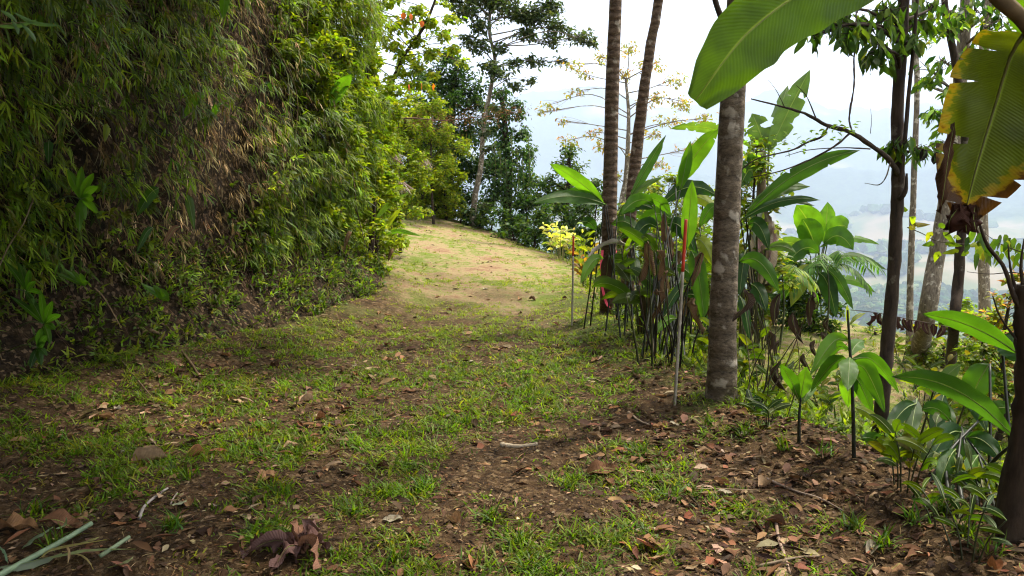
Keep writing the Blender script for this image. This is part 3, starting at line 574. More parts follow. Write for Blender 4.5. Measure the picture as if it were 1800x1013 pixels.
part('stub', tube(PL([(1581, 350, 6.85), (1592, 335, 6.8), (1594, 305, 6.8)]), .028, .01, sides=6, n=8, rough=.2), M_barkd, ea)
lb = PL([(1580, 308, 6.88), (1562, 280, 6.7), (1540, 262, 6.65), (1495, 233, 6.6), (1455, 221, 6.6), (1422, 203, 6.6), (1400, 195, 6.55), (1365, 185, 6.55), (1320, 174, 6.5)])
part('long_branch', tube(lb, .026, .005, sides=6, n=40, rough=.25, seed=3), M_barkd, ea)
for k, (q, r0) in enumerate([([(1456, 222, 6.6), (1445, 240, 6.5), (1420, 250, 6.5), (1390, 265, 6.4), (1330, 280, 6.3), (1290, 310, 6.3)], .011),
                             ([(1494, 234, 6.6), (1470, 255, 6.5), (1430, 278, 6.5), (1375, 300, 6.4), (1320, 312, 6.4)], .010),
                             ([(1530, 262, 6.6), (1480, 260, 6.6), (1420, 264, 6.7), (1380, 275, 6.7)], .006),
                             ([(1435, 210, 6.6), (1418, 170, 6.6), (1400, 150, 6.6)], .006), ([(1380, 190, 6.5), (1365, 160, 6.4), (1350, 140, 6.4)], .004),
                             ([(1565, 285, 6.7), (1558, 310, 6.6), (1545, 325, 6.6), (1520, 322, 6.6)], .007), ([(1530, 235, 6.6), (1532, 210, 6.6), (1530, 190, 6.6)], .003),
                             ([(1596, 253, 6.8), (1620, 262, 6.7), (1660, 272, 6.7), (1672, 290, 6.7)], .004), ([(1585, 262, 6.8), (1640, 278, 6.8), (1660, 290, 6.7)], .003)]):
    part('side_twig', tube(PL(q), r0, r0 * .35, sides=4, n=22, rough=.3, seed=k), M_barkd, ea)
q = np.vstack([P(px, py, 6.5) + rdir(9) * .10 * [1, .6, .4] for px, py in [(1315, 235), (1335, 250), (1350, 262), (1370, 245), (1325, 290), (1395, 262), (1440, 235), (1460, 240), (1475, 228), (1355, 300), (1320, 270), (1405, 245), (1490, 222)]])
part('new_leaves', leaves(q, rdir(len(q)) * [1, 1, .4], nrm(rdir(len(q)) * .5 + [0, 0, 1]), .055, .03, pal(len(q), [(.2, .3, .03), (.15, .25, .03)]), 'broad'), M_leaf, ea)
single('hanging_vine', tube(PL([(1497, 231, 6.55), (1493, 205, 6.5), (1501, 150, 6.5), (1501, 100, 6.5), (1505, 40, 6.5), (1503, -30, 6.6)]), .008, .005, sides=5, n=40, rough=.5, col=(.06, .04, .03)), M_twig,
       'thin straight vine hanging down onto the bare side branch', 'vine')
clump_tree('thin_pale_tree', 'very thin pale trunk between the dark trunk and the mottled leaning trunk', 'tree',
           np.vstack([G(1599, 622), PL([(1600, 500, 12), (1606, 330, 12), (1612, 150, 12), (1608, 60, 12), (1604, -150, 12)])]), .05, .032,
           [(1600, 30, 12, .3), (1625, 60, 12, .3), (1570, 50, 12, .3), (1610, -120, 12, .8)], .13, .05, 350, GREENS, bark=M_barkp, seed=6)
tc_ = np.vstack([G(1612, 628) - [0, 0, .1], PL([(1628, 560, 10.4), (1645, 460, 10.4), (1660, 370, 10.4), (1675, 260, 10.4), (1688, 140, 10.4), (1694, 70, 10.4), (1700, -10, 10.4), (1712, -300, 10.4)])])
clump_tree('mottled_tree', 'leaning pale mottled trunk seen behind the hanging yellowed banana leaf', 'tree', tc_, .115, .065,
           [(1660, 20, 10, .3), (1715, 15, 10, .35), (1745, 40, 10, .3), (1760, 10, 10, .35), (1640, 125, 10, .3), (1620, 140, 10, .15), (1690, 100, 10, .25), (1655, 105, 10, .2),(1730,70,10,.2)], .15, .055, 260, DARKG + GREENS[:2], bark=M_barkp, seed=7, rough=.06, flare=.5, hang=.9, sub=8)
td = np.vstack([G(1671, 655), PL([(1676, 580, 8.8), (1684, 500, 8.8), (1690, 410, 8.8), (1698, 300, 8.8), (1693, 201, 8.8), (1681, 118, 8.8), (1670, 60, 8.8), (1660, 0, 8.8), (1650, -200, 8.8)])])
clump_tree('dark_sapling', 'thin dark trunk below the brown tip of the hanging banana leaf', 'tree', td, .062, .03,
           [(1640, 135, 8.6, .2), (1660, 160, 8.6, .12), (1650, 205, 8.4, .22), (1668, 225, 8.4, .15), (1635, 200, 8.4, .14), (1665, 40, 8.6, .3),(1625,262,8.5,.12),(1655,250,8.5,.14)], .12, .055, 900, [(.07, .13, .02), (.17, .25, .03), (.04, .08, .02)], bark=M_barkd, seed=8, rough=.12, hang=.8, sub=8)
clump_tree('distant_pale_tree', 'short stretch of pale trunk high up beyond the mottled trunk', 'tree',
           np.vstack([onG(9.2, 15), PL([(1722, 200, 15), (1728, 100, 15), (1736, 20, 15), (1745, -150, 15)])]), .1, .06, [(1735, 40, 15, .4), (1760, 70, 15, .5), (1790, 30, 15, .5)], .15, .055, 200, GREENS, bark=M_barkp, seed=9)
# sprigs crossing the valley view on the right
eb = empty('leafy_sprig', 'thin leafy sprig crossing the mottled trunk below the hanging leaf', 'branch', P(1545, 385, 7.5))
part('twig', tube(PL([(1595, 400, 7.6), (1620, 410, 7.6), (1650, 425, 7.5), (1700, 430, 7.5), (1740, 440, 7.5)]), .005, .002, sides=4, n=16, col=(.05, .04, .02)), M_twig, eb)
for i, (px, py) in enumerate([(1588, 372), (1612, 398), (1605, 385), (1640, 415), (1650, 400), (1665, 432), (1635, 432), (1690, 420), (1680, 445), (1655, 450), (1710, 432), (1610, 402), (1662, 415), (1700, 448)]):
    a = P(px, py, 7.5); part('leaf', blade([a, a + [rng.uniform(-.05, .05), 0, .015], a + [rng.uniform(-.14, .14), rng.uniform(-.05, .05), rng.uniform(-.09, .02)]], .028, n=7, m=2, col=pal(1, YELG + GREENS)[0], roll=rng.uniform(-.6, .6), fold=.2, seed=i), M_leaf, eb)
eb = empty('leafy_branch', 'branch with dark drooping leaves entering from the edge below the hanging leaf', 'branch', P(1800, 480, 6.5))
part('twig', tube(PL([(1850, 500, 6.2), (1790, 480, 6.4), (1740, 482, 6.5), (1700, 478, 6.5)]), .006, .002, sides=4, n=14, col=(.03, .02, .012)), M_twig, eb)
part('twig', tube(PL([(1860, 470, 6.2), (1800, 445, 6.3), (1760, 430, 6.4), (1730, 410, 6.5)]), .006, .002, sides=4, n=14, col=(.03, .02, .012)), M_twig, eb)
for i in range(44):
    px, py = rng.uniform(1700, 1805), rng.uniform(405, 450); a = P(px, py, rng.uniform(6.2, 6.7))
    part('leaf', blade([a, a + [rng.uniform(-.02, .02), 0, -.03], a + [rng.uniform(-.05, .05), rng.uniform(-.04, .04), rng.uniform(-.15, -.08)]], .02, n=6, m=2, col=pal(1, [(.05, .09, .015), (.09, .14, .02), (.2, .2, .03)], [.5, .4, .1])[0], roll=rng.uniform(-.8, .8), fold=.2, seed=i), M_leaf, eb)

# stump-like trunk on the edge of the frame
tf = np.vstack([onG(2.22, 3.35) - [0, 0, .1], P(1808, 760, 3.35), P(1812, 640, 3.35), P(1803, 560, 3.35), P(1800, 500, 3.35)])
ef = empty('dark_stump', 'dark broken trunk with bare upright shoots beside the big low leaves', 'tree stump', tf[0])
part('trunk', tube(tf, .085, .03, sides=14, n=26, rough=.16, seed=8, flare=.3), M_barkd, ef)
for k, q in enumerate([[(1803, 560), (1782, 520), (1765, 470), (1735, 430), (1718, 380), (1712, 345)], [(1800, 540), (1785, 505), (1776, 470), (1772, 430)], [(1801, 520), (1795, 470), (1800, 420)], [(1804, 620), (1760, 560), (1745, 520)]]):
    part('shoot', tube(PL([(a, b, 3.35) for a, b in q]), [.014, .009, .011, .006][k], .003, sides=6, n=20, rough=.2, seed=k), M_barkd, ef)

# ------------------------------------------------------------------ trees at the end of the clearing
clump_tree('tall_open_tree', 'tall tree with pale trunk and flat open layers of leaves against white sky', 'tree',
           np.vstack([G(830, 398, 80), PL([(835, 345, 22.3), (845, 295, 22.3), (850, 225, 22.5), (862, 160, 22.6), (870, 105, 22.6), (860, 50, 22.6), (868, -40, 22.6)])]), .085, .035,
           [(815, 20, 22, .7), (835, -5, 22, .8), (880, 8, 22.5, .8), (915, 22, 23, .8), (950, 35, 23, .75), (985, 50, 23, .6), (1018, 63, 23, .5), (1040, 76, 23, .3), (925, 60, 22.6, .55), (965, 72, 22.8, .4), (845, 45, 22, .5), (880, 85, 22.4, .35), (840, 82, 22, .5), (905, 112, 22.3, .35), (940, 108, 23, .4), (985, 108, 23, .3), (905, 150, 22, .35), (935, 142, 22.2, .25), (860, 118, 22, .5), (875, 130, 22, .45), (820, 70, 22, .35), (850, 235, 21.8, .28), (858, 262, 21.7, .25), (845, 215, 21.8, .25), (866, 190, 21.9, .25), (832, 372, 21.6, .3), (850, 360, 21.4, .25), (960, 10, 23, .7), (800, -10, 22, .6), (900, -30, 23, 1)],
           .15, .07, 330, [(.035, .06, .02), (.06, .09, .03), (.10, .12, .05)], bark=M_barkp, seed=20, lmat=M_far, tpl='kite', flat=.38, sub=12, dens=3.4, twigcol=(.2, .17, .14), rough=.1)
clump_tree('dark_leafy_tree', 'dense dark green tree on the near side of the pale trunk', 'tree',
           np.vstack([onG(-2.2, 24.5), PL([(785, 320, 24), (790, 250, 24), (795, 180, 24), (800, 120, 24)])]), .2, .08,
           [(765, 150, 24, .75), (800, 128, 24, .75), (825, 160, 24, .7), (785, 190, 23.6, .8), (838, 185, 23.6, .5), (745, 190, 24, .7), (770, 235, 23.8, .8), (815, 235, 23.8, .8), (745, 270, 24, .7), (790, 290, 23.6, .9), (830, 300, 24, .8), (790, 100, 24.4, .5), (765, 340, 23.6, .7), (815, 350, 23.6, .7), (740, 130, 24.5, .5)],
           .17, .07, 420, DARKG, bark=M_barkd, seed=21, lmat=M_far, tpl='kite', flat=.8, dens=3.2, rough=.1)
clump_tree('creeper_covered_tree', 'dark tree hung with creepers on the valley side of the pale trunk', 'tree',
           np.vstack([onG(-.2, 24), PL([(893, 330, 23.5), (890, 250, 23.5), (882, 170, 23.5)])]), .16, .06,
           [(880, 165, 23.5, .4), (905, 190, 23.5, .45), (875, 205, 23.5, .5), (915, 235, 23.5, .45), (885, 245, 23.3, .6), (925, 270, 23.5, .5), (890, 290, 23.2, .65), (925, 310, 23.5, .6), (880, 330, 23, .6), (915, 350, 23, .6), (850, 290, 24, .6), (860, 350, 23.5, .5), (900, 390, 22.5, .5), (940, 350, 23, .4), (855, 225, 24, .45), (862, 190, 24.2, .35)],
           .14, .07, 480, DARKG + [(.05, .11, .02)], bark=M_barkd, seed=22, lmat=M_far, tpl='kite', flat=.9, dens=2.8, hang=.6)
for i in range(7):
    px = 868 + i * 10; e0 = P(px, 240 + 20 * (i % 3), 22.8); single('creeper', join([tube([e0, e0 + [.05, 0, -1], e0 + [rng.uniform(-.1, .1), 0, -2.2]], .012, .008, sides=4, n=8, col=(.12, .12, .05)),
        leaves(e0 + np.stack([rng.normal(0, .07, 90), rng.normal(0, .07, 90), -rng.uniform(0, 2.3, 90)], -1), rdir(90) + [0, 0, -.6], rdir(90) * .4 + [0, -1, 0], .09, .06, pal(90, [(.06, .12, .03), (.1, .16, .04)]), 'kite')]), M_far,
        '%s creeper from the pale trunk, hanging down the dark tree' % ['first', 'second', 'third', 'fourth', 'fifth', 'sixth', 'last'][i], 'creeper', group='creepers on the dark tree')
clump_tree('dark_leafy_tree', 'dark tree top rising from the slope left of the taped trunk', 'tree', np.vstack([onG(1.4, 22), PL([(995, 380, 22), (1000, 320, 22), (1000, 280, 22)])]), .1, .05,
           [(1000, 265, 22, .45), (985, 290, 22, .5), (1010, 300, 22, .5), (965, 320, 22, .45), (1000, 335, 22, .6), (960, 350, 22, .5), (1030, 330, 22, .45), (940, 325, 23, .4), (1035, 365, 21, .6), (985, 370, 21, .5)],
           .13, .06, 360, DARKG + GREENS[:2], bark=M_barkd, seed=23, lmat=M_far, tpl='kite', flat=.8, dens=3.4)
clump_tree('yellowing_tree', 'airy tree with sparse yellow and orange leaves behind the two slender trunks', 'tree',
           np.vstack([onG(3.0, 21), PL([(1090, 440, 20), (1093, 360, 20), (1100, 320, 20), (1103, 270, 20), (1105, 200, 20), (1100, 140, 20)])]), .11, .03,
           [(965, 185, 20, .32), (990, 212, 20, .3), (1005, 112, 20, .4), (1060, 100, 20, .35), (1105, 85, 20, .5), (1150, 112, 20, .5), (1182, 140, 20, .45), (1205, 180, 19.8, .5), (1230, 210, 19.6, .45), (950, 198, 20, .25), (1012, 160, 20, .35), (1040, 232, 20, .35), (1150, 235, 20, .35), (1180, 215, 20, .45), (1000, 247, 20, .35), (1212, 262, 20, .5), (1080, 305, 20, .4), (1060, 255, 19.5, .4), (1130, 180, 20, .4), (1155, 170, 20, .4), (1025, 130, 20, .35), (1100, 130, 20, .4), (1160, 290, 20, .4), (1110, 270, 20, .3)],
           .12, .05, 210, [(.26, .24, .06), (.32, .24, .07), (.36, .20, .07), (.18, .2, .05)], bark=M_barkp, seed=24, tpl='kite', flat=.45, twigcol=(.26, .19, .14), sub=9, hang=.5, jit=.15, dens=2.2)
clump_tree('leaning_branchy_tree', 'leaning thin trunk with yellow-green leaves and a few orange ones above the bank end', 'tree',
           np.vstack([onG(-3.5, 15.8), P(640, 260, 15), PL([(678, 165, 14.5), (700, 122, 14.5), (712, 95, 14.5), (745, 48, 14.4), (765, 0, 14.3), (785, -60, 14.3)])]), .055, .015,
           [(705, 40, 14, .32), (735, 18, 14.2, .3), (690, 75, 14, .3), (780, 62, 14.4, .3), (800, 85, 14.6, .22), (755, 92, 14.5, .32), (735, 118, 14.3, .25), (700, 135, 14.2, .3), (655, 145, 14.6, .35), (650, 62, 14, .3), (635, 105, 14, .35), (765, 128, 14.6, .18), (720, 150, 14.6, .2), (620, 40, 13.6, .3), (640, 5, 14, .35), (610, 80, 13.5, .3), (690, 0, 14.3, .3), (590, 10, 13, .3), (780, 5, 14.5, .15), (725, 70, 14.5, .28), (760, 40, 14.5, .3), (815, 110, 14.8, .2), (670, 30, 14, .35), (790, 30, 14.6, .25), (740, 150, 14.6, .2), (710, 100, 14.6, .3)],
           .11, .06, 900, YELG, p=[.4, .3, .2, .1], bark=M_barkd, seed=25, flat=.5, hang=.5, sub=9, twigcol=(.12, .08, .05), tpl='broad', dens=1.6)
for k, (px, py) in enumerate([(708, 22), (741, 36), (722, 24), (719, 148), (741, 146), (762, 147)]):
    a = P(px, py, 13.9); single('orange_leaf', blade([a, a + [.01, 0, -.05], a + [.0, 0, -.12]], .045, n=6, m=2, col=(.62, .13, .03), roll=.4 * k, fold=.2, seed=k), M_leaf, ['upper left orange leaf in the leaning tree', 'orange leaf touching the dark leaning trunk high up', 'upper middle orange leaf left of the leaning trunk', 'lower left orange leaf below the leaning tree', 'middle of three low orange leaves under the leaning tree', 'lower right orange leaf under the leaning tree'][k], 'leaf', group='orange leaves in the leaning tree', loc=a)
er = empty('rusty_branch', 'thin bare branch with fine rusty brown sprays crossing the dark trees', 'branch', P(655, 214, 15))
q = spline(PL([(650, 215, 15), (720, 208, 15.5), (780, 212, 16), (850, 205, 16), (925, 195, 16)]), 40); part('twig', tube(q, .018, .004, sides=5, n=40, rough=.2, col=(.1, .06, .04)), M_twig, er)
q = P(0, 0, 1) * 0 + np.vstack([spline(PL([(650, 215, 15), (780, 212, 16), (925, 195, 16)]), 60)[15:] + rdir(45) * [.25, .2, .28] * rng.uniform(.2, 1.3) for _ in range(20)])
part('spray', leaves(q, rdir(len(q)) + [0, 0, -.2], rdir(len(q)), .07, .012, pal(len(q), [(.22, .10, .035), (.14, .07, .03), (.2, .14, .05)]), 'kite'), M_dead, er)

def shrub(px, py, d, rad, label, cols, seed, L=.12, W=.055, per=520, group=None, name='shrub', tpl='broad', lm=None, tall=0):
    C = P(px, py, d); b = onG(C[0], C[1]); b[2] = min(b[2], C[2] - .1)
    r = np.random.default_rng(seed); cl = []
    for k in range(5 + int(rad * 5)):
        v = rdir(1, r)[0] * rad * .62; cl.append((*(C + v * [1, 1, .9]), rad * r.uniform(.4, .62)))
    for zz in np.arange(max(b[2], C[2] - 2.2) + rad * .3, C[2] - rad * .3, rad * .55):
        for u_ in (-.5, .5): cl.append((C[0] + u_ * rad + r.normal() * .15, C[1] - abs(r.normal()) * .3, zz, rad * .6))
    return clump_tree(name, label, 'shrub', [b - [0, 0, .1], (b + C) / 2 + rdir(1, r)[0] * .1, C], .03 + .015 * rad, .012, cl, L, W, per, cols, seed=seed, flat=.8, sub=5, dens=1.9, group=group, tpl=tpl, lmat=lm, flare=.1)
SH = [(700, 235, 21.5, .8, 'light green shrub below the rusty branch'), (738, 222, 22, .7, 'yellow-green shrub touching the rusty branch'), (784, 250, 22.6, .62, 'yellow-green shrub leaning over the far corner of the clearing'),
      (722, 275, 22.5, .7, 'shrub with mixed light and dark leaves behind the bank corner'), (768, 300, 23, .6, 'shrub with bright arching leaves near the clearing corner'), (680, 315, 15.5, .45, 'low bright shrub tucked against the bank corner'),
      (732, 325, 24, .5, 'low green shrub where the track bends out of sight'), (795, 340, 23.5, .45, 'shaded shrub beside the foot of the dense dark tree'), (655, 240, 15.5, .55, 'light green shrub on the bank shoulder under the leaning trunk'), (645, 180, 15, .45, 'bushy growth at the foot of the leaning trunk'), (660,290,15.5,.5,'bright bushy growth on the bank corner')]
for i, (px, py, d, rr_, lb_) in enumerate(SH):
    shrub(px, py, d, rr_, lb_, [YELG + GREENS[:2], GREENS, YELG][i % 3], 100 + i, per=700)
for i, (px, py, d, rr_, lb_) in enumerate([(600, 70, 12.2, .5, 'bright leafy bush on the bank top where sky shows through'), (645, 115, 13, .5, 'bright bush right of the bank top below the leaning tree branches'), (590, 150, 11.8, .45, 'yellow-green bush bulging from the upper bank end'), (565, 10, 11.2, .5, 'light leafy bush at the top edge above the bank'), (655, 215, 14, .5, 'yellow-green bush under the fork of the leaning tree'), (700, 185, 16, .5, 'light bush between the leaning trunk and the dark tree'), (760, 185, 21, .55, 'yellow-green bush top in front of the dense dark tree'), (640, 290, 12.6, .38, 'bright bush on the face of the bank corner')]):
    shrub(px, py, d, rr_, lb_, YELG + [GREENS[1], (.16, .21, .012)], 230 + i, L=.10, W=.045, per=1100)
SH2 = [(845, 372, 23, .42, 'small shrub just right of the pale trunk foot'), (925, 372, 22.5, .6, 'dark leafy growth on the rim behind the round shrub'), (985, 345, 22.5, .6, 'dark leafy growth high behind the yellow clump'), (815, 385, 22.5, .5, 'leafy shrub at the foot of the pale trunk'), (868, 388, 22, .55, 'round dark shrub just past the pale trunk'), (905, 398, 21, .5, 'dark shrub in the middle of the row edging the clearing'), (938, 398, 20.5, .5, 'dark shrub in the row behind the yellow clump'),
       (968, 385, 20, .5, 'dark shrub standing right behind the yellow clump'), (1022, 392, 19, .6, 'dark shrub between the yellow clump and the taped trunk'), (1050, 345, 19, .6, 'mid green shrub seen left of the taped trunk'), (778, 375, 24, .45, 'low shrub at the bend of the clearing edge')]
for i, (px, py, d, rr_, lb_) in enumerate(SH2): shrub(px, py, d, rr_, lb_, DARKG + [GREENS[0]], 130 + i, L=.13, W=.065, per=480, lm=M_far)
SH3 = [(1135, 350, 16, .45, 'light green shrub between the two slender trunks and the upright leaf'), (1175, 335, 17, .5, 'feathery green shrub behind the heliconia leaves'), (1235, 350, 15, .45, 'green shrub showing beside the thick trunk'), (1150, 400, 14, .5, 'shrub in shade behind the heliconia stems'), (1215, 420, 13, .45, 'leafy bush low behind the red-topped stake'),
       (1100, 400, 17, .45, 'bush showing between the two slender trunks'), (1330, 270, 11.5, .3, 'bright small-leaved bush beyond the thick trunk'), (1325, 330, 12, .3, 'small-leaved bush around the banana stem')]
for i, (px, py, d, rr_, lb_) in enumerate(SH3): shrub(px, py, d, rr_, lb_, GREENS + YELG[:2], 160 + i, per=520)
# yellow clump and its neighbours
leafy(G(985, 458), 'bright pale yellow bushy plant at the edge of the clearing', 'plant', 'yellow_plant', stems=24, h=.72, L=.26, w=.026, per=4, lean=.5, cols=[(.72, .66, .42), (.62, .58, .30), (.42, .44, .14)], seed=5, up=.25, stemcol=(.24, .22, .09), stemr=.005, spread=.22)
for i, (px, py, lb_) in enumerate([(1018, 466, 'yellow-green leafy plant next to the bright yellow clump'), (1040, 485, 'yellow-green plant with orange leaves left of the taped trunk'), (1030, 505, 'small plant with reddish leaves below the yellow-green ones'), (1050, 450, 'yellow-green leafy plant touching the taped trunk')]):
    leafy(G(px, py), lb_, 'plant', 'leafy_plant', stems=10, h=.55, L=.22, w=.03, per=4, lean=.5, cols=[YELG, YELG + [(.35, .22, .05)], [(.28, .14, .06), (.25, .2, .04), (.16, .2, .03)], YELG][i], seed=40 + i)
for i, (px, py, d, lb_) in enumerate([(682, 268, 14, 'pale dry seed plume by the bank corner'), (740, 280, 16, 'pale dry plume hanging among the corner shrubs'), (700, 320, 15, 'greyish dry plume low over the track bend')]):
    a = P(px, py, d); n = 60; single('dry_plume', leaves(a + rdir(n) * [.12, .1, .05], nrm(rdir(n) * .4 + [.5, 0, -.7]), rdir(n), .28, .012, pal(n, [(.45, .38, .30), (.3, .24, .18)]), 'lance'), M_dead, lb_, 'grass plume', loc=a)

# ------------------------------------------------------------------ big leaved plants, each leaf placed
LC = {'g': (.045, .11, .014), 'l': (.085, .18, .02), 'd': (.02, .055, .014), 'b': (.035, .085, .022), 'y': (.20, .24, .03), 'br': (.13, .07, .035), 'gr': (.35, .31, .26), 's': (.075, .13, .045)}
def pxplant(name, label, cat, foot, L, group=None, stemcol=(.012, .014, .006), mat=None, stemr=.011):
    """L rows: base px,py,d  tip px,py,d  half width px, bend px, roll, colour key [, tear]"""
    e = empty(name, label, cat, foot, group); foot = np.array(foot)
    for i, l in enumerate(L):
        bx, by, bd, tx, ty, td, hw, bend, roll, c = l[:10]; tear = l[10] if len(l) > 10 else 0
        a = P(bx, by, bd); b = P(tx, ty, td); mid = (a + b) / 2; k = bend * (bd + td) / 2 / FPX
        sp = [a, a * .75 + b * .25 + [0, 0, k * .75], mid + [0, 0, k], a * .25 + b * .75 + [0, 0, k * .72], b]
        dead = c in ('br', 'gr')
        cc = np.array(LC[c]) * (1 + .1 * rng.normal())
        big_leaf(e, sp, hw * (bd + td) / 2 / FPX, n=18, m=4, col=cc, roll=roll, fold=.16 if not dead else .5, ripple=.04 if not dead else .16, seed=int(bx + ty), tear=tear, mat=(M_deadbig if dead else mat), ribr=.0045, label={'br': 'dead brown leaf', 'gr': 'bleached grey dead leaf'}.get(c))
        f = foot + rdir(1)[0] * [.26, .22, 0]; f[2] = ground(f[:1], f[1:2])[0]; m1 = (f + a) / 2 + rdir(1)[0] * .04
        part('stem', tube([f - [0, 0, .05], m1, a], stemr * rng.uniform(.8, 1.4), stemr * .5, sides=6, n=14, col=np.array(stemcol) * rng.uniform(.6, 1.6)), M_stem, e)
    return e
F1 = G(1062, 566)
pxplant('heliconia', 'leaning broad leaves reaching over the clearing from the foot of the taped trunk', 'heliconia', F1,
        [(1062, 358, 9.2, 966, 288, 9.0, 13, 6, .35, 'l'), (1066, 360, 9.2, 935, 358, 8.8, 13, 14, -.5, 'g'), (1048, 405, 9.3, 1022, 390, 9.0, 10, 6, .3, 'd'), (1060, 455, 9.2, 1020, 500, 8.9, 10, 16, .2, 'l'), (1062, 360, 9.2, 990, 340, 9.2, 11, 10, .6, 'd')])
pxplant('heliconia', 'upright dark green leaves just right of the taped trunk', 'heliconia', G(1105, 590),
        [(1105, 352, 9.0, 1170, 238, 9.0, 12, 2, .75, 'b'), (1096, 372, 9.0, 1166, 312, 8.8, 8, 14, .9, 's'), (1085, 380, 9, 1150, 368, 8.8, 12, 14, .5, 'd'), (1120, 400, 9, 1190, 395, 8.8, 14, 22, .3, 'g'), (1075, 395, 9, 1130, 420, 8.8, 13, 16, .4, 'g'), (1100, 430, 8.9, 1035, 452, 8.6, 7, 12, .8, 'gr', .6)])
pxplant('heliconia', 'tall clump of long arching leaves behind the red-topped stake', 'heliconia', G(1165, 625),
        [(1188, 330, 8.6, 1264, 226, 8.4, 17, 10, .3, 'l', .15), (1196, 335, 8.5, 1214, 248, 8.5, 10, 0, .1, 'l'), (1207, 440, 8.0, 1217, 316, 8.0, 14, 0, .05, 'l'), (1150, 360, 8.6, 1090, 378, 8.3, 13, 16, .4, 'g'),
         (1160, 362, 8.6, 1262, 345, 8.6, 15, 24, .4, 'd'), (1170, 395, 8.4, 1225, 450, 8.2, 14, 22, .2, 'd'), (1155, 400, 8.4, 1110, 430, 8.2, 13, 18, .3, 'd'), (1180, 380, 8.6, 1130, 350, 8.6, 12, 12, .5, 'g'), (1185, 470, 8.2, 1235, 515, 8.0, 12, 14, .3, 'g'),
         (1190, 460, 8.3, 1150, 515, 8.1, 12, 18, .3, 'g'), (1168, 372, 8.3, 1172, 440, 8.2, 7, -4, .4, 'br'), (1178, 405, 8.3, 1182, 460, 8.2, 6, -3, .4, 'br'), (1160, 420, 8.3, 1100, 440, 8.2, 6, 12, .8, 'gr', .5), (1200, 350, 8.8, 1265, 375, 8.7, 12, 14, .5, 'y')])
pxplant('heliconia', 'low arching leaves between the red-topped stake and the thick trunk', 'heliconia', G(1215, 640),
        [(1215, 440, 7.6, 1240, 580, 7.4, 15, 26, .1, 'g'), (1222, 420, 7.8, 1255, 470, 7.6, 12, 14, .2, 'y'), (1210, 500, 7.5, 1165, 560, 7.3, 9, 14, .4, 'd'), (1205, 520, 7.6, 1240, 545, 7.5, 10, 12, .3, 'd'), (1190, 560, 7.4, 1150, 590, 7.2, 8, 10, .3, 'l'), (1230, 400, 7.8, 1262, 360, 7.8, 12, 10, .5, 'g')])
pxplant('heliconia', 'long leaves fanning out to the valley side of the thick trunk', 'heliconia', G(1330, 640),
        [(1310, 378, 6.9, 1512, 264, 6.8, 15, 22, .35, 'g', .2), (1302, 388, 6.9, 1442, 352, 6.7, 11, 16, .7, 'd'), (1310, 372, 7, 1424, 328, 7, 13, 16, .6, 's'), (1330, 370, 7.1, 1432, 362, 7, 8, 14, .9, 'd'), (1315, 395, 7, 1352, 440, 6.8, 14, 20, .3, 'd'),
         (1300, 460, 6.9, 1370, 515, 6.7, 15, 26, .2, 'g'), (1310, 440, 7, 1300, 520, 6.8, 12, 8, .3, 'd'), (1320, 500, 6.9, 1348, 550, 6.7, 13, 12, .2, 'd'), (1300, 520, 6.8, 1318, 600, 6.6, 9, 12, .3, 'd'), (1345, 440, 7.2, 1400, 445, 7.1, 9, 10, .4, 's')], stemr=.012)
# banana plants
fb = G(1345, 560)
eb = pxplant('banana_plant', 'banana plant with dead brown leaf skirt and torn upright leaves behind the thick trunk', 'banana plant', fb,
        [(1352, 268, 11.4, 1424, 122, 11.6, 20, 4, .3, 's', 1.0), (1345, 262, 11.5, 1322, 200, 11.8, 20, 4, .1, 's', .4), (1350, 270, 11.4, 1385, 150, 12.2, 15, 4, .4, 's', .8), (1325, 262, 11.2, 1180, 226, 11.5, 14, 16, .8, 's', 1.2), (1340, 300, 11.3, 1300, 330, 11, 22, 20, .4, 'g', .6)], stemr=.02, stemcol=(.16, .2, .09))
part('pseudostem', tube(np.vstack([fb - [0, 0, .1], PL([(1345, 480, 11.5), (1338, 380, 11.5), (1340, 265, 11.5)])]), .12, .05, sides=10, n=20, rough=.1, col=(.12, .09, .05)), M_twig, eb)
for k in range(13):
    a = P(1338 + rng.uniform(-8, 14), 375 + rng.uniform(-15, 30), 11.3); b = a + [rng.uniform(-.22, .22), rng.uniform(-.15, .1), -rng.uniform(.5, 1.0)]
    part('dead_leaf', blade([a, (a + b) / 2 + [rng.uniform(-.08, .08), -.06, .05], b], rng.uniform(.05, .1), n=12, m=3, col=pal(1, [(.24, .17, .12), (.16, .09, .05), (.32, .25, .2)])[0], roll=rng.uniform(-1, 1), fold=.6, ripple=.2, seed=k), M_deadbig, eb)
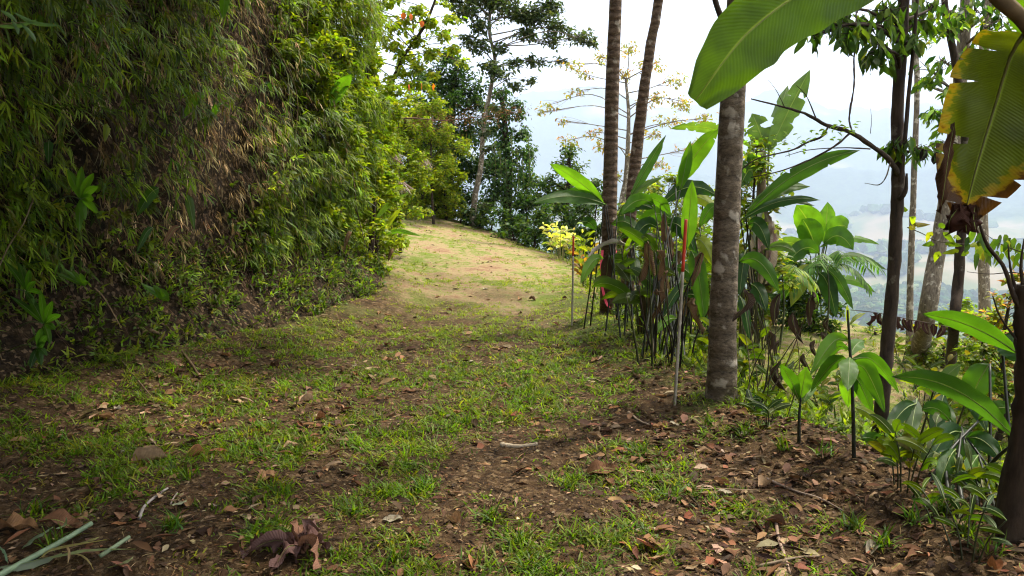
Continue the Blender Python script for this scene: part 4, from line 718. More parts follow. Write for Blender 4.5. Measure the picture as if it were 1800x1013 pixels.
pxplant('banana_plant', 'leafy banana clump on the rim of the lower terrace against the valley', 'banana plant', G(1425, 556),
        [(1440, 430, 13.8, 1400, 360, 13.8, 24, 6, .2, 'l'), (1450, 430, 13.8, 1455, 355, 14, 16, 2, .2, 'l'), (1455, 425, 13.8, 1490, 400, 13.5, 20, 14, .2, 'l'), (1448, 430, 13.6, 1500, 440, 13.3, 18, 20, .2, 'g'), (1440, 435, 13.6, 1545, 430, 13.8, 9, 14, .7, 'l', .5),
         (1440, 460, 13.6, 1560, 475, 13.8, 9, 18, .7, 'g', .5), (1450, 500, 13.6, 1540, 515, 13.8, 9, 16, .5, 'l', .2), (1440, 445, 13.4, 1380, 470, 13.2, 16, 20, .3, 'g'), (1425, 450, 13.4, 1355, 440, 13.4, 13, 18, .6, 's'), (1430, 470, 13.2, 1390, 540, 13, 16, 16, .2, 'y'), (1440, 480, 13.2, 1470, 560, 13, 15, 18, .2, 'd'), (1445, 470, 13.3, 1500, 545, 13.2, 12, 16, .3, 'g'), (1435, 440, 13.6, 1410, 385, 13.6, 22, 6, .2, 'g'), (1420, 500, 13.3, 1365, 530, 13.2, 14, 14, .3, 'g')], stemr=.02, stemcol=(.06, .08, .03))
shrub(1425, 520, 13.8, .55, 'dark bush at the foot of the terrace-rim banana clump', DARKG + GREENS[:2], 190, per=700)
shrub(1385, 480, 14.2, .5, 'bush between the two banana plants', DARKG + GREENS[:2], 191, per=600)
def fan_palm(label, c, n, L, w, seed, col='g', d0=(0, 0, 1), name='palm_frond_plant'):
    e = empty(name, label, 'palm', onG(c[0], c[1])); r = np.random.default_rng(seed); c = np.array(c); f = onG(c[0], c[1])
    part('stem', tube([f, (f + c) / 2 + [.05, 0, 0], c], .02, .012, sides=6, n=8, col=(.05, .06, .02)), M_stem, e)
    for k in range(n):
        a = k * 2.399; d = np.array([math.cos(a), math.sin(a) * .8, r.uniform(-.1, .8)]); tip = c + d * L * r.uniform(.7, 1.1) - [0, 0, L * .35]
        V = spline(arch(c, tip, L * .22), 14); part('rachis', tube(V, .006, .002, sides=4, n=12, col=(.08, .12, .02)), M_stem, e)
        m = 26; idx = np.repeat(np.arange(1, 14), 4)[:52]; pos = V[idx]; T = nrm(np.gradient(V, axis=0))[idx]; sd = nrm(np.cross(T, [0, 0, 1])) * np.where(np.arange(len(idx)) % 2, 1, -1)[:, None]
        part('leaflets', leaves(pos + T * r.uniform(-.02, .02, (len(idx), 1)), nrm(sd + T * .6 + [0, 0, -.55]), np.zeros((len(idx), 3)) + [0, 0, 1], L * .34, w, pal(len(idx), [LC[col], LC['l']]), 'lance'), M_leaf, e)
    return e
fan_palm('dark palm with drooping narrow leaflets in front of the terrace banana clump', P(1455, 470, 12.8), 9, .75, .03, 1)
fan_palm('small palm with yellowish drooping leaflets beside the dead banana skirt', P(1375, 480, 11.8), 7, .6, .03, 2, 'y')
fan_palm('palm with yellow tipped fronds arching over the far track bend', P(765, 262, 24), 9, 1.3, .045, 3, 'y')

# ginger plant in front
def ginger(px, py, label, tilt, spec, hw, topl):
    foot = G(px, py); e = empty('ginger_plant', label, 'ginger plant', foot); d = foot[1]
    st = np.vstack([foot - [0, 0, .05], PL([(*q, d) for q in tilt])]); part('stem', tube(st, .0125, .006, sides=8, n=24, col=(.018, .02, .012)), M_stem, e)
    for i, (bx, by, tx, ty, dd, c, bend, roll, h) in enumerate(spec):
        a = P(bx, by, d); b = P(tx, ty, d + dd); k = bend * d / FPX; sp = [a, a * .7 + b * .3 + [0, 0, k], (a + b) / 2 + [0, 0, k * 1.1], a * .25 + b * .75 + [0, 0, k * .7], b]
        big_leaf(e, sp, h * d / FPX, n=16, m=4, col=LC[c], roll=roll, fold=.2, ripple=.04, seed=i + px, prof=[.1, .5, .85, 1, 1, .9, .7, .4, .05], ribr=.003)
    return e
ginger(1502, 808, 'single ginger plant with a whorl of drooping leaves on a dark stem', [(1500, 740), (1497, 660), (1493, 600), (1490, 545)],
       [(1492, 600, 1425, 660, -.15, 'l', 22, .5, 15), (1493, 615, 1440, 652, .1, 'g', 18, .8, 12), (1494, 628, 1490, 688, -.3, 'l', 10, .3, 17), (1496, 640, 1425, 690, .05, 'g', 22, .7, 15), (1496, 640, 1555, 725, -.2, 'g', 22, -.3, 17), (1497, 632, 1580, 690, .1, 'g', 22, -.4, 13), (1497, 660, 1490, 715, .2, 'l', 6, .2, 18), (1494, 625, 1520, 600, .2, 'l', 8, .4, 14), (1490, 575, 1489, 535, .0, 'y', 2, .6, 4), (1491, 575, 1522, 550, .05, 'y', 6, .6, 5), (1497, 655, 1535, 730, .15, 'g', 8, .2, 14)], 15, 0)
ginger(1405, 778, 'small ginger shoot with three upright leaves between thick trunk and ginger plant', [(1405, 730), (1408, 700)],
       [(1407, 700, 1418, 645, 0, 'l', 0, .2, 15), (1405, 705, 1372, 640, -.05, 'g', 6, .4, 13), (1408, 700, 1385, 655, .1, 'g', 4, .4, 10), (1410, 710, 1435, 680, .1, 'l', 6, .3, 8)], 10, 0)
# dry skeletal stalks between trunk and ginger
es = empty('dead_stalks', 'tangle of bare brown stalks with shrivelled leaves beside the thick trunk', 'dead plant', G(1360, 700))
for k in range(26):
    a = G(rng.uniform(1300, 1420), rng.uniform(690, 740)); a[2] -= .05; b = a + [rng.uniform(-.25, .4), rng.uniform(-.2, .3), rng.uniform(.3, .95)]; mid = (a + b) / 2 + rdir(1)[0] * .08
    part('stalk', tube([a, mid, b], rng.uniform(.003, .008), .002, sides=4, n=10, rough=.3, col=pal(1, [(.08, .06, .035), (.04, .03, .02), (.07, .09, .03)])[0]), M_twig, es)
    if k % 2: part('dead_leaf', blade([b, b + [rng.uniform(-.05, .05), 0, -.08], b + [rng.uniform(-.1, .1), 0, -.22]], .03, n=8, m=3, col=(.05, .032, .02), roll=rng.uniform(-1, 1), fold=.7, ripple=.3, seed=k), M_deadbig, es)
es = empty('dead_stalks', 'cluster of thin dark bare stalks under the heliconia leaves', 'dead plant', G(1150, 620))
for k in range(34):
    a = G(rng.uniform(1120, 1245), rng.uniform(585, 650)); a[2] -= .05; b = a + [rng.uniform(-.25, .25), rng.uniform(-.2, .2), rng.uniform(.5, 1.2)]; mid = (a + b) / 2 + rdir(1)[0] * .07
    part('stalk', tube([a, mid, b], rng.uniform(.006, .016), .004, sides=5, n=10, rough=.3, col=pal(1, [(.03, .02, .012), (.018, .014, .009), (.03, .035, .012)])[0]), M_twig, es)
    if k % 3 == 0: part('dead_leaf', blade([b, b + [rng.uniform(-.05, .05), 0, -.08], b + [rng.uniform(-.1, .1), 0, -.3]], .04, n=8, m=3, col=(.12, .07, .035), roll=rng.uniform(-1, 1), fold=.7, ripple=.3, seed=k), M_deadbig, es)

# big leaves bottom right
pxplant('banana_shoot', 'low banana shoot with two very long leaves pointing at the path', 'banana plant', onG(2.55, 3.9),
        [(1790, 775, 3.7, 1568, 662, 4.0, 22, 34, .5, 'b'), (1795, 625, 3.8, 1622, 552, 4.1, 20, 14, .55, 'g'), (1760, 590, 4.2, 1800, 640, 4.0, 26, 8, .2, 'd'), (1740, 640, 4.4, 1700, 720, 4.4, 26, 10, .3, 'g')], stemr=.014)
pxplant('broad_leaved_plant', 'shaded broad-leaved plant between ginger plant and low banana shoot', 'plant', G(1600, 800),
        [(1610, 710, 5.0, 1555, 770, 4.8, 15, 14, .3, 'b'), (1612, 700, 5.1, 1600, 770, 4.8, 14, 6, .2, 's'), (1625, 720, 5.0, 1680, 745, 4.8, 16, 14, .3, 'g'), (1640, 690, 5.2, 1690, 640, 5.2, 12, 6, .3, 's'), (1560, 800, 4.6, 1515, 770, 4.5, 14, 12, .3, 'b'), (1660, 690, 5.3, 1640, 780, 5.1, 14, 8, .2, 'd'), (1700, 700, 5.0, 1735, 760, 4.8, 12, 10, .3, 'd'), (1570, 795, 4.6, 1600, 830, 4.4, 14, 12, .3, 'g')])
pxplant('broad_leaved_plant', 'dark-leaved plant under the overhanging low banana leaves', 'plant', G(1690, 880),
        [(1690, 760, 4.2, 1640, 800, 4.0, 20, 16, .3, 'd'), (1700, 770, 4.2, 1760, 810, 4.0, 18, 14, .3, 'd'), (1690, 750, 4.3, 1710, 830, 4.1, 20, 8, .2, 'g'), (1680, 790, 4.1, 1650, 860, 3.9, 16, 14, .3, 'g'), (1720, 740, 4.3, 1780, 720, 4.2, 18, 12, .4, 'g'), (1670, 740, 4.4, 1620, 720, 4.4, 16, 12, .4, 'd'), (1720, 800, 4, 1690, 860, 3.8, 13, 8, .4, 'l')])
TH = [(1100, 572, 'big-leaved young plant between the two slender trunks'), (1135, 590, 'dark big-leaved plant low behind the grey dead leaf'), (1160, 605, 'big-leaved plant filling the stems of the tall heliconia clump'), (1200, 600, 'big-leaved plant behind the red-topped tall stake'), (1235, 610, 'big-leaved plant against the near side of the thick trunk'), (1305, 620, 'big-leaved plant just past the thick trunk'), (1340, 610, 'big-leaved plant under the spotted low heliconia leaf'), (1180, 560, 'big-leaved plant further back in the heliconia thicket'), (1230, 560, 'tall leafy plant deep behind the thick trunk'), (1125, 545, 'tall leafy plant deep behind the slender trunks')]
for i, (px, py, lb_) in enumerate(TH):
    leafy(G(px, py), lb_, 'heliconia', 'heliconia', stems=4, h=[1.0, .6, 1.1, 1.2, .7, .9, .7, 1.5, 1.6, 1.4][i], L=.5, w=.062, per=3, lean=.35, cols=[GREENS[0], GREENS[2], (.035, .07, .010), (.10, .15, .012)], seed=360 + i, stemr=.008, dead=.2, up=.45)
fl = [(1590, 860, 'small leafy herb on the crest of the soil mound'), (1530, 700, 'leafy plant behind the ginger plant stem'), (1640, 640, 'leafy plant around the mottled trunk foot'), (1580, 640, 'leafy plant beside the dark crooked trunk'), (1720, 620, 'shrubby plant under the flowering bush'),
      (1760, 700, 'leafy plant behind the dark stump'), (1450, 735, 'small leafy herb at the foot of the ginger shoot'), (1330, 715, 'green herb at the foot of the thick trunk'), (1290, 690, 'herb touching the thick trunk base'), (1230, 640, 'leafy herb near the tall stake'), (1650, 760, 'leafy herb in deep shade near the long leaf'), (1620, 720, 'upright leafy herb on the shaded slope')]
for i, (px, py, lb_) in enumerate(fl):
    leafy(G(px, py), lb_, 'plant', 'leafy_herb', stems=7, h=.32 + .1 * (i % 3), L=.17, w=.026, per=4, lean=.6, cols=GREENS, seed=60 + i, stemr=.004)
shrub(1740, 570, 8.6, .38, 'bush with yellow-green and orange-pink leaves near the right edge', [(.2, .26, .03), (.28, .28, .04), (.2, .24, .03), (.45, .22, .10)], 195, L=.075, W=.04, per=1600)
shrub(1700, 560, 9.2, .3, 'light green bush behind the dark sapling', [(.2, .26, .03), (.14, .2, .03)], 196, L=.075, W=.04, per=1500)
shrub(1780, 500, 8.4, .18, 'sprig with orange-pink leaves above the low banana leaf', [(.2, .26, .03), (.2, .2, .05), (.45, .2, .1)], 197, L=.075, W=.04, per=1600)
shrub(1760, 640, 7.5, .4, 'shaded bush behind the low banana leaves', GREENS, 198, L=.09, W=.04, per=1200)
shrub(1660, 610, 11, .4, 'low bush on the terrace rim near the mottled trunk', GREENS, 199, L=.1, W=.04, per=900)
shrub(1540, 590, 13.8, .3, 'low weeds on the terrace rim left of the dark trunk', GREENS + YELG, 200, L=.1, W=.04, per=900)
# row of shrivelled leaves on a string-like twig
eh = empty('shrivelled_vine', 'thin horizontal vine with shrivelled dark leaves crossing the dark trunk', 'vine', P(1500, 545, 7.2))
part('twig', tube(PL([(1495, 545, 7.3), (1540, 550, 7.2), (1600, 562, 7.0), (1670, 575, 7.0)]), .004, .003, sides=4, n=20, rough=.3, col=(.06, .04, .03)), M_twig, eh)
for i, px in enumerate([1540, 1546, 1572, 1580, 1588, 1600, 1612, 1625, 1640, 1655]):
    a = P(px, 550 + (px - 1540) * .19, 7.1); part('dead_leaf', blade([a, a + [.01, 0, -.05], a + [rng.uniform(-.06, .06), 0, -.12]], .03, n=7, m=3, col=(.06, .025, .02), roll=rng.uniform(-1, 1), fold=.6, ripple=.3, seed=i), M_deadbig, eh)
for i, (px, py) in enumerate([(1622, 262), (1645, 268), (1657, 270)]):
    a = P(px, py, 6.7); single('shrivelled_leaf', blade([a, a + [.01, 0, -.04], a + [rng.uniform(-.03, .03), 0, -.1]], .03, n=7, m=3, col=(.02, .015, .015), roll=.4 * i, fold=.6, ripple=.3, seed=i), M_deadbig, ['black shrivelled leaf hanging nearest the dark trunk', 'middle of three black shrivelled hanging leaves', 'black shrivelled leaf hanging nearest the yellowed banana leaf'][i], 'leaf', group='shrivelled leaves beside the dark trunk', loc=a)

# ------------------------------------------------------------------ overhanging banana leaves
eo = empty('banana_leaf', 'big glossy green banana leaf hanging in from the top across the thick trunk', 'banana leaf', P(1540, -60, 3.5))
big_leaf(eo, [P(1640, -150, 3.9), P(1530, -85, 3.7), P(1420, -22, 3.55), P(1310, 62, 3.45), P(1222, 178, 3.4)], 66 * 3.5 / FPX, w2=84 * 3.5 / FPX, n=44, m=9, col=(.075, .14, .006), roll=.25, fold=.06, ripple=.03, seed=4, prof=[.75, .9, 1, 1, .98, .93, .9, .86, .8, .62, .28], ribr=.007, ribcol=(.24, .28, .05), tear=.03, name='blade')
ey = empty('hanging_banana_leaf', 'hanging banana leaf with yellow margins and a brown withered tip', 'banana leaf', P(1800, 40, 3.0))
big_leaf(ey, [P(1800, 60, 2.9), P(1776, 100, 2.95), P(1748, 190, 3.0), P(1715, 300, 3.0), P(1692, 392, 3.02)], 78 * 3.0 / FPX, n=44, m=9, mat=M_bigdry, col=(.062, .085, .008), roll=-.12, fold=-.05, ripple=.05, seed=14, prof=[.25, .62, .85, .95, 1, 1, .96, .86, .68, .42, .14], ribr=.009, ribcol=(.12, .12, .03), tear=.28, name='blade', w2=104 * 3.0 / FPX)
part('petiole', tube(PL([(1720, -40, 2.9), (1765, 5, 2.88), (1800, 38, 2.88), (1850, 110, 2.9)]), .03, .024, sides=10, n=14, rough=.06, col=(.13, .09, .045)), M_twig, ey)
a = P(1688, 385, 3.0)
for k in range(4): part('withered_tip', blade([P(1690 + 8 * k, 360, 3.0), P(1680 + 14 * k - 10, 385, 2.98), P(1668 + 16 * k, 412 - 4 * (k % 2), 3.0)], .045, n=10, m=4, col=(.05, .02, .012), roll=.5 * k - .8, fold=.5, ripple=.25, seed=k), M_deadbig, ey)
part('withered_margin', blade(PL([(1678, 215, 3.0), (1668, 270, 2.98), (1660, 330, 2.98), (1652, 375, 3.0)]), .022, n=20, m=3, col=(.06, .03, .015), roll=.4, fold=.5, ripple=.4, seed=3), M_deadbig, ey)
et = empty('banana_leaf', 'piece of green banana leaf in the top right corner above the thick leaf stalk', 'banana leaf', P(1850, -20, 3.0))
big_leaf(et, [P(1930, 60, 3.1), P(1850, 20, 3.1), P(1770, -40, 3.1)], 60 * 3.1 / FPX, n=16, m=4, col=(.06, .13, .015), roll=.4, fold=.1, seed=9, ribr=.006, name='blade')

# ------------------------------------------------------------------ stakes and tape
def stake(foot, tip, r, red, label):
    foot = np.array(foot); tip = np.array(tip); e = empty('survey_stake', label, 'stake', foot); m = foot + (tip - foot) * (1 - red)
    part('shaft', tube([foot - [0, 0, .1], (foot + m) / 2 + [.003, 0, 0], m], r, r * .95, sides=8, n=16, rough=.08), M_wood, e)
    part('painted_tip', tube([m, tip], r * 1.03, r, sides=8, n=8, rough=.03), M_red, e)
g1 = G(1185, 712); stake(g1, P(1206, 386, g1[1] - .15), .012, .27, 'tall pale wooden stake with a red painted top leaning beside the track')
g2 = G(1005, 572); stake(g2, P(1008, 415, g2[1]), .012, .22, 'thin wooden stake with a red top near the far end of the berm')
ep = empty('tape', 'pink plastic tape knotted round the slender trunk with a hanging tail', 'tape', P(1068, 440, 9.5))
c0 = P(1071, 441, 9.6); th = np.linspace(0, 6.283, 25); q = c0 + np.stack([np.cos(th) * .092, np.sin(th) * .092, .015 * np.sin(th)], -1)
def ribbon(c, h, off=(0, 0, 1)): 
    c = np.array(c); n = len(c); V = np.vstack([c - np.array(off) * h, c + np.array(off) * h]); i = np.arange(n - 1)
    return V, [np.stack([i, i + 1, n + i + 1, n + i], 1)], np.zeros((2 * n, 3)) + .5, None
part('band', ribbon(q, .012), M_pink, ep)
part('tail', ribbon(spline(PL([(1059, 440, 9.49), (1057, 470, 9.46), (1059, 505, 9.46), (1065, 530, 9.46), (1071, 541, 9.46)]), 24) , .016, (1, .3, 0)), M_pink, ep)

# ------------------------------------------------------------------ plants on the bank
def onbank(px, py, y0, y1=None):
    best = None
    for sv in np.arange(sA - 2, sB, .05):
        for o in (.35,):
            pt, _ = bankpt(sv, np.arange(0, 6.5, .05), o)
            v = pt - CAM; f = v @ FW; X = v[:, 0] / f * FPX + 900; Y = 506.5 - (v @ UPV) / f * FPX
            k = np.argmin(np.hypot(X - px, Y - py)); e = math.hypot(X[k] - px, Y[k] - py)
            if best is None or e < best[0]: best = (e, pt[k])
    return best[1] + [.1, -.1, 0]
BL = [(345, 205, 40, -14, 'l', 'pale oval leaf sticking out of the bank foliage', 10), (300, 345, 42, 60, 's', 'grey-green leaf hanging low over the dark bank', 12), (250, 330, -10, 50, 'g', 'broad green leaf hanging beside the grey-green one', 18),
      (560, 190, 60, -60, 'l', 'big light green leaf on the bank below the leaning tree', 20), (372, 0, 20, 34, 'l', 'big bright leaf hanging from the top of the bank', 14), (450, 168, 15, -20, 'b', 'small dark leaf in the middle of the bank', 6),
      (500, 305, 46, -8, 's', 'narrow grey leaf poking out near the bank middle', 8), (330, 170, -10, 40, 'l', 'yellow-green leaf in the bright part of the bank', 14), (290, 395, -5, 40, 'br', 'pale dried leaf hanging on the lower bank', 9), (700, 380, 40, 35, 'l', 'bright green blade at the bank corner over the clearing', 7),
      (690, 360, 30, -22, 's', 'glossy leaf at the bank corner beside yellow ones', 9), (690, 385, 16, -20, 'y', 'yellow leaf at the bank corner', 9), (240, 400, 0, 45, 'b', 'bluish leaf hanging over the lower bank', 10), (595, 405, 8, 40, 'br', 'pale dried curled leaf on the bank near the corner', 7), (688, 430, -6, 30, 'br', 'dried curled leaf at the foot of the bank corner', 6),
      (580, 235, -3, 14, 'y', 'small orange-yellow leaf in the bright foliage', 5), (365, 200, 2, 10, 'y', 'small yellow leaf near the pale oval leaf', 6), (55, 250, 30, 40, 'b', 'dim bluish leaf in the darkest part of the bank', 12), (170, 225, 14, 25, 'y', 'yellowish leaf at the head of the leaning dead stem', 10)]
for i, (px, py, dx, dy, c, lb_, hw) in enumerate(BL):
    a = onbank(px, py, 0) + [.12, -.08, 0]; d = a[1]; b = P(px + dx, py + dy, d - .1); k = 8 * d / FPX
    e = empty('broad_leaf', lb_, 'leaf', a)
    part('stalk', tube([a + [-.5, .1, -.25], a + [-.22, .04, .02], a], .005, .003, sides=5, n=9, col=(.07, .09, .02)), M_stem, e)
    big_leaf(e, [a, a * .6 + b * .4 + [0, 0, k], b], .6 * hw * d / FPX, n=12, m=4, col=np.array(LC[c]) * (1.3 if c == 'l' else 1), roll=rng.uniform(-.4, .4), fold=.2, ripple=.05, seed=i, mat=M_deadbig if c == 'br' else None, name='blade', ribr=.003)
def hand(px, py, label, n, Lp, hw, c, a0, a1, dd=-.15):
    a = onbank(px, py, 0) + [.15, -.1, 0]; e = empty('palm_seedling', label, 'plant', a); d = a[1]
    part('stem', tube([a + [-.3, .1, -.05], a + [-.1, 0, .02], a], .006, .004, sides=5, n=8, col=(.06, .08, .02)), M_stem, e)
    for k in range(n):
        an = a0 + (a1 - a0) * k / (n - 1); L2 = Lp * rng.uniform(.75, 1.1); b = P(px + L2 * math.cos(an), py + L2 * math.sin(an), d + dd); 
        big_leaf(e, [a, (a + b) / 2 + [0, 0, .06 * L2 * d / FPX], b], hw * d / FPX, n=10, m=3, col=np.array(LC[c]) * rng.uniform(.8, 1.3), roll=rng.uniform(-.5, .5), fold=.25, seed=k, ribr=.002, prof=[.1, .6, .95, 1, .95, .8, .55, .05])
hand(110, 350, 'palm seedling with bright fan of blades on the dark bank', 8, 70, 7, 'l', -1.4, 1.1)
hand(50, 565, 'leafy shoot with arching blades at the left edge foot of the bank', 8, 55, 6, 'g', -2.2, 1.3)
hand(40, 600, 'lower leafy shoot with glossy blades near the left edge', 6, 50, 6, 'b', -.6, 1.3)
hand(120, 500, 'small upright shoot on the lower bank', 5, 30, 4, 'l', -2.4, -.2)
hand(20, 510, 'grassy shoot in the shade at the left edge', 6, 50, 5, 'g', -1.8, .6)
hand(265, 520, 'light green seedling on the bare soil of the bank', 4, 24, 6, 'l', -2.2, .2)
eo = empty('bamboo_spray', 'pale bamboo spray reaching in at the top left corner', 'bamboo', P(-20, 45, 3.0))
part('twig', tube(PL([(-60, 50, 3.0), (0, 44, 3.0), (40, 40, 3.0), (70, 45, 3.0)]), .003, .0015, sides=4, n=10, col=(.12, .1, .04)), M_twig, eo)
for k, q in enumerate([[(20, 20), (60, 40), (108, 46)][:3], [(35, 38), (55, 60), (64, 75)], [(20, 36), (30, 48), (32, 62)], [(0, 18), (18, 28), (30, 40)], [(-10, 46), (30, 46), (68, 34)]]):
    part('leaf', blade(PL([(a, b, 2.95) for a, b in q]), .0075, n=10, m=2, col=(.07, .12, .05), roll=.3, fold=.2, seed=k), M_leaf, eo)
# dead stems and roots on the bank, fern
for (pts, r0, lb_, nm, cc) in [([(182, 190), (195, 230), (215, 300), (240, 375)], .016, 'dark dead stem leaning down the shaded bank', 'bare_stem', (.035, .022, .014)), ([(96, 105), (88, 150), (75, 210), (66, 260)], .006, 'thin pale dry stem in the darkest part of the bank', 'bare_stem', (.22, .14, .07)),
                               ([(270, 575), (300, 600), (330, 635), (352, 668)], .018, 'mossy root running down to the track at the bank foot', 'root', (.09, .06, .03)), ([(215, 640), (240, 670), (265, 700)], .008, 'thin root on the lower left bank foot', 'root', (.12, .08, .05)), ([(170, 500), (190, 530), (222, 575)], .006, 'pale curved root hanging over bare bank soil', 'root', (.2, .13, .07)), ([(235, 20), (290, 60), (330, 70)], .006, 'thin bare stem high in the shaded bank', 'bare_stem', (.12, .08, .05))]:
    q = [onbank(a, b, 0) + [-.1, .06, 0] if b < 600 else G(a, b) + [0, 0, .02] for a, b in pts]
    single(nm, tube(q, r0, r0 * .6, sides=7, n=26, rough=.25, col=cc, seed=int(pts[0][0])), M_twig, lb_, nm.split('_')[-1], loc=q[0])
def fern(px, py, lb_, n, Lp):
    f = G(px, py); e = empty('fern', lb_, 'fern', f)
    for k in range(n):
        an = k * 2.4; d = np.array([math.cos(an), math.sin(an), 0]); L2 = Lp * rng.uniform(.7, 1.1); V = spline(arch(f, f + d * L2 + [0, 0, L2 * .35], L2 * .2), 16)
        i = np.repeat(np.arange(2, 16), 2); T = nrm(np.gradient(V, axis=0))[i]; sd = nrm(np.cross(T, [0, 0, 1])) * np.where(np.arange(28) % 2, 1, -1)[:, None]
        wl = L2 * .26 * np.interp(i, [2, 5, 15], [.6, 1, .15]); part('frond', join([tube(V, .002, .001, sides=3, n=10, col=(.05, .06, .02)), leaves(V[i], nrm(sd + T * .35), np.zeros((28, 3)) + [0, 0, 1], wl, .013, pal(28, [GREENS[0], GREENS[1]], None, .1), 'lance')]), M_leaf, e)
fern(200, 640, 'small fern at the foot of the shaded bank', 6, .3); fern(325, 590, 'little fern under the overhanging bank', 5, .2); fern(1245, 625, 'small fern beside the thick trunk', 5, .25)

# ------------------------------------------------------------------ grass, litter, fallen leaves, twigs
def inside(x, y): return (-sdist(x, y, BANK) < .25) & (sdist(x, y, EDGE) < .5) if False else (-sdist(x, y, BANK) < .25) & (-sdist(x, y, EDGE) < .6)
def scatter(n, r0, r1, pw=1.0, a0=-36, a1=36):
    u = rng.random(n); r = (r0 ** (2 - pw) + u * (r1 ** (2 - pw) - r0 ** (2 - pw))) ** (1 / (2 - pw)) if pw != 2 else r0 * (r1 / r0) ** u
    a = np.radians(rng.uniform(a0, a1, n)); x = r * np.sin(a); y = r * np.cos(a); k = inside(x, y); return x[k], y[k]
x, y = scatter(36000, 2.4, 26, 1.6)
q = sdist(x, y, BERM); bare = .26 * np.exp(-((q + .05) / .5) ** 2) * ss((6.3 - y) / 1.5) * (x > 1)
dens = 1.15 * fbm(x * 1.0, y * 1.0, 41, 3) + .8 * fbm(x * 3.6, y * 3.6, 43, 2) - .03 + .10 + .30 * ss((y - 4.8) / 2.5) * ss((11.5 - y) / 2) + .25 * (np.exp(-(q / .5) ** 2)) * (y > 5) - bare - .18 * ss((4.2 - y) / 1.4) + .1 * (q > .6)
dens = dens + .04 * ss((y - 11) / 3)
keep = dens + .26 * rng.normal(size=len(x)) > .29 - .20 * ss((y - 4.4) / 2.8)
x = x[keep]; y = y[keep]; dn = dens[keep]; z = ground(x, y)
nb = 10; n = len(x); hgt = np.clip(.62 + 1.3 * dn, .4, 1.35) * rng.uniform(.6, 1.3, n) * np.interp(np.hypot(x, y), [3, 9, 14, 25], [1, 1, .75, .8])
B = np.repeat(np.stack([x, y, z], -1), nb, 0) + np.stack([rng.normal(0, .028, n * nb), rng.normal(0, .028, n * nb), np.zeros(n * nb) - .004], -1)
a = rng.uniform(0, 6.283, n * nb); el = rng.uniform(.12, 1.1, n * nb); d = np.stack([np.cos(a) * np.cos(el), np.sin(a) * np.cos(el), np.sin(el)], -1)
hh = np.repeat(hgt, nb) * rng.uniform(.5, 1.3, n * nb)
gc = np.repeat(pal(n, [(.10, .16, .008), (.14, .205, .010), (.070, .125, .010), (.20, .20, .02)], [.35, .3, .2, .15], .15), nb, 0) * rng.uniform(.75, 1.25, (n * nb, 1))
yel = ss((np.repeat(y, nb) - 6.5) / 5)[:, None]; gc = gc * (1 - .55 * yel) + .55 * yel * np.array([.24, .26, .04])
upv = nrm(np.array([0, 0, 1.]) + .5 * rdir(n * nb))
single('grass', leaves(B, d, upv, .060 * hh, .0075 * np.interp(np.hypot(B[:, 0], B[:, 1]), [3, 10, 25], [1, 1.15, 1.8]), gc, 'blade'), M_leaf, 'patchy low creeping grass covering the track', 'grass', kind='stuff')
# small litter
x, y = scatter(52000, 2.3, 16, 1.8); z = ground(x, y); n = len(x)
k = rng.random(n) < np.where(y < 9, 1, .35); x = x[k]; y = y[k]; z = z[k]; n = len(x)
a = rng.uniform(0, 6.283, n); d = np.stack([np.cos(a), np.sin(a), rng.uniform(-.2, .35, n)], -1); straw = rng.random(n) < .45
single('litter', leaves(np.stack([x, y, z + .006], -1), d, nrm([0, 0, 1] + .5 * rdir(n)), np.where(straw, rng.uniform(.03, .11, n), rng.uniform(.010, .04, n)), np.where(straw, .003, rng.uniform(.006, .022, n)),
       pal(n, [(.18, .115, .05), (.08, .045, .02), (.30, .22, .12), (.035, .021, .011), (.16, .075, .03)], [.22, .3, .07, .31, .1], .3), 'kite'), M_dead, 'small bits of dead leaves and straw on the soil', 'litter', kind='stuff')
def medium(n, fx, fy, seed):
    r = np.random.default_rng(seed); x = fx(r, n); y = fy(r, n); k = inside(x, y); x = x[k]; y = y[k]; n = len(x); a = r.uniform(0, 6.283, n)
    return leaves(np.stack([x, y, ground(x, y) + .010], -1), np.stack([np.cos(a), np.sin(a), r.uniform(-.25, .35, n)], -1), nrm([0, 0, 1] + .55 * rdir(n, r)), .03 + .12 * r.random(n) ** 2.2, .012 + .05 * r.random(n) ** 1.6, pal(n, [(.12, .065, .03), (.055, .03, .017), (.20, .12, .065), (.17, .07, .035), (.28, .20, .12)], [.3, .3, .2, .12, .08], .3, r), 'broad')
single('leaf_litter', join([medium(1500, lambda r, n: r.uniform(.5, 2.9, n), lambda r, n: r.uniform(2.7, 5.6, n), 1), medium(1100, lambda r, n: r.uniform(-3.3, -1.1, n), lambda r, n: r.uniform(2.8, 7.5, n), 2), medium(700, lambda r, n: r.uniform(-1.6, 1.6, n), lambda r, n: r.uniform(2.7, 9, n), 3), medium(500, lambda r, n: r.uniform(-3.5, 2.4, n), lambda r, n: r.uniform(8, 20, n), 4)]), M_dead, 'brown broken leaf litter on the soil at both sides of the track', 'leaf litter', kind='stuff')
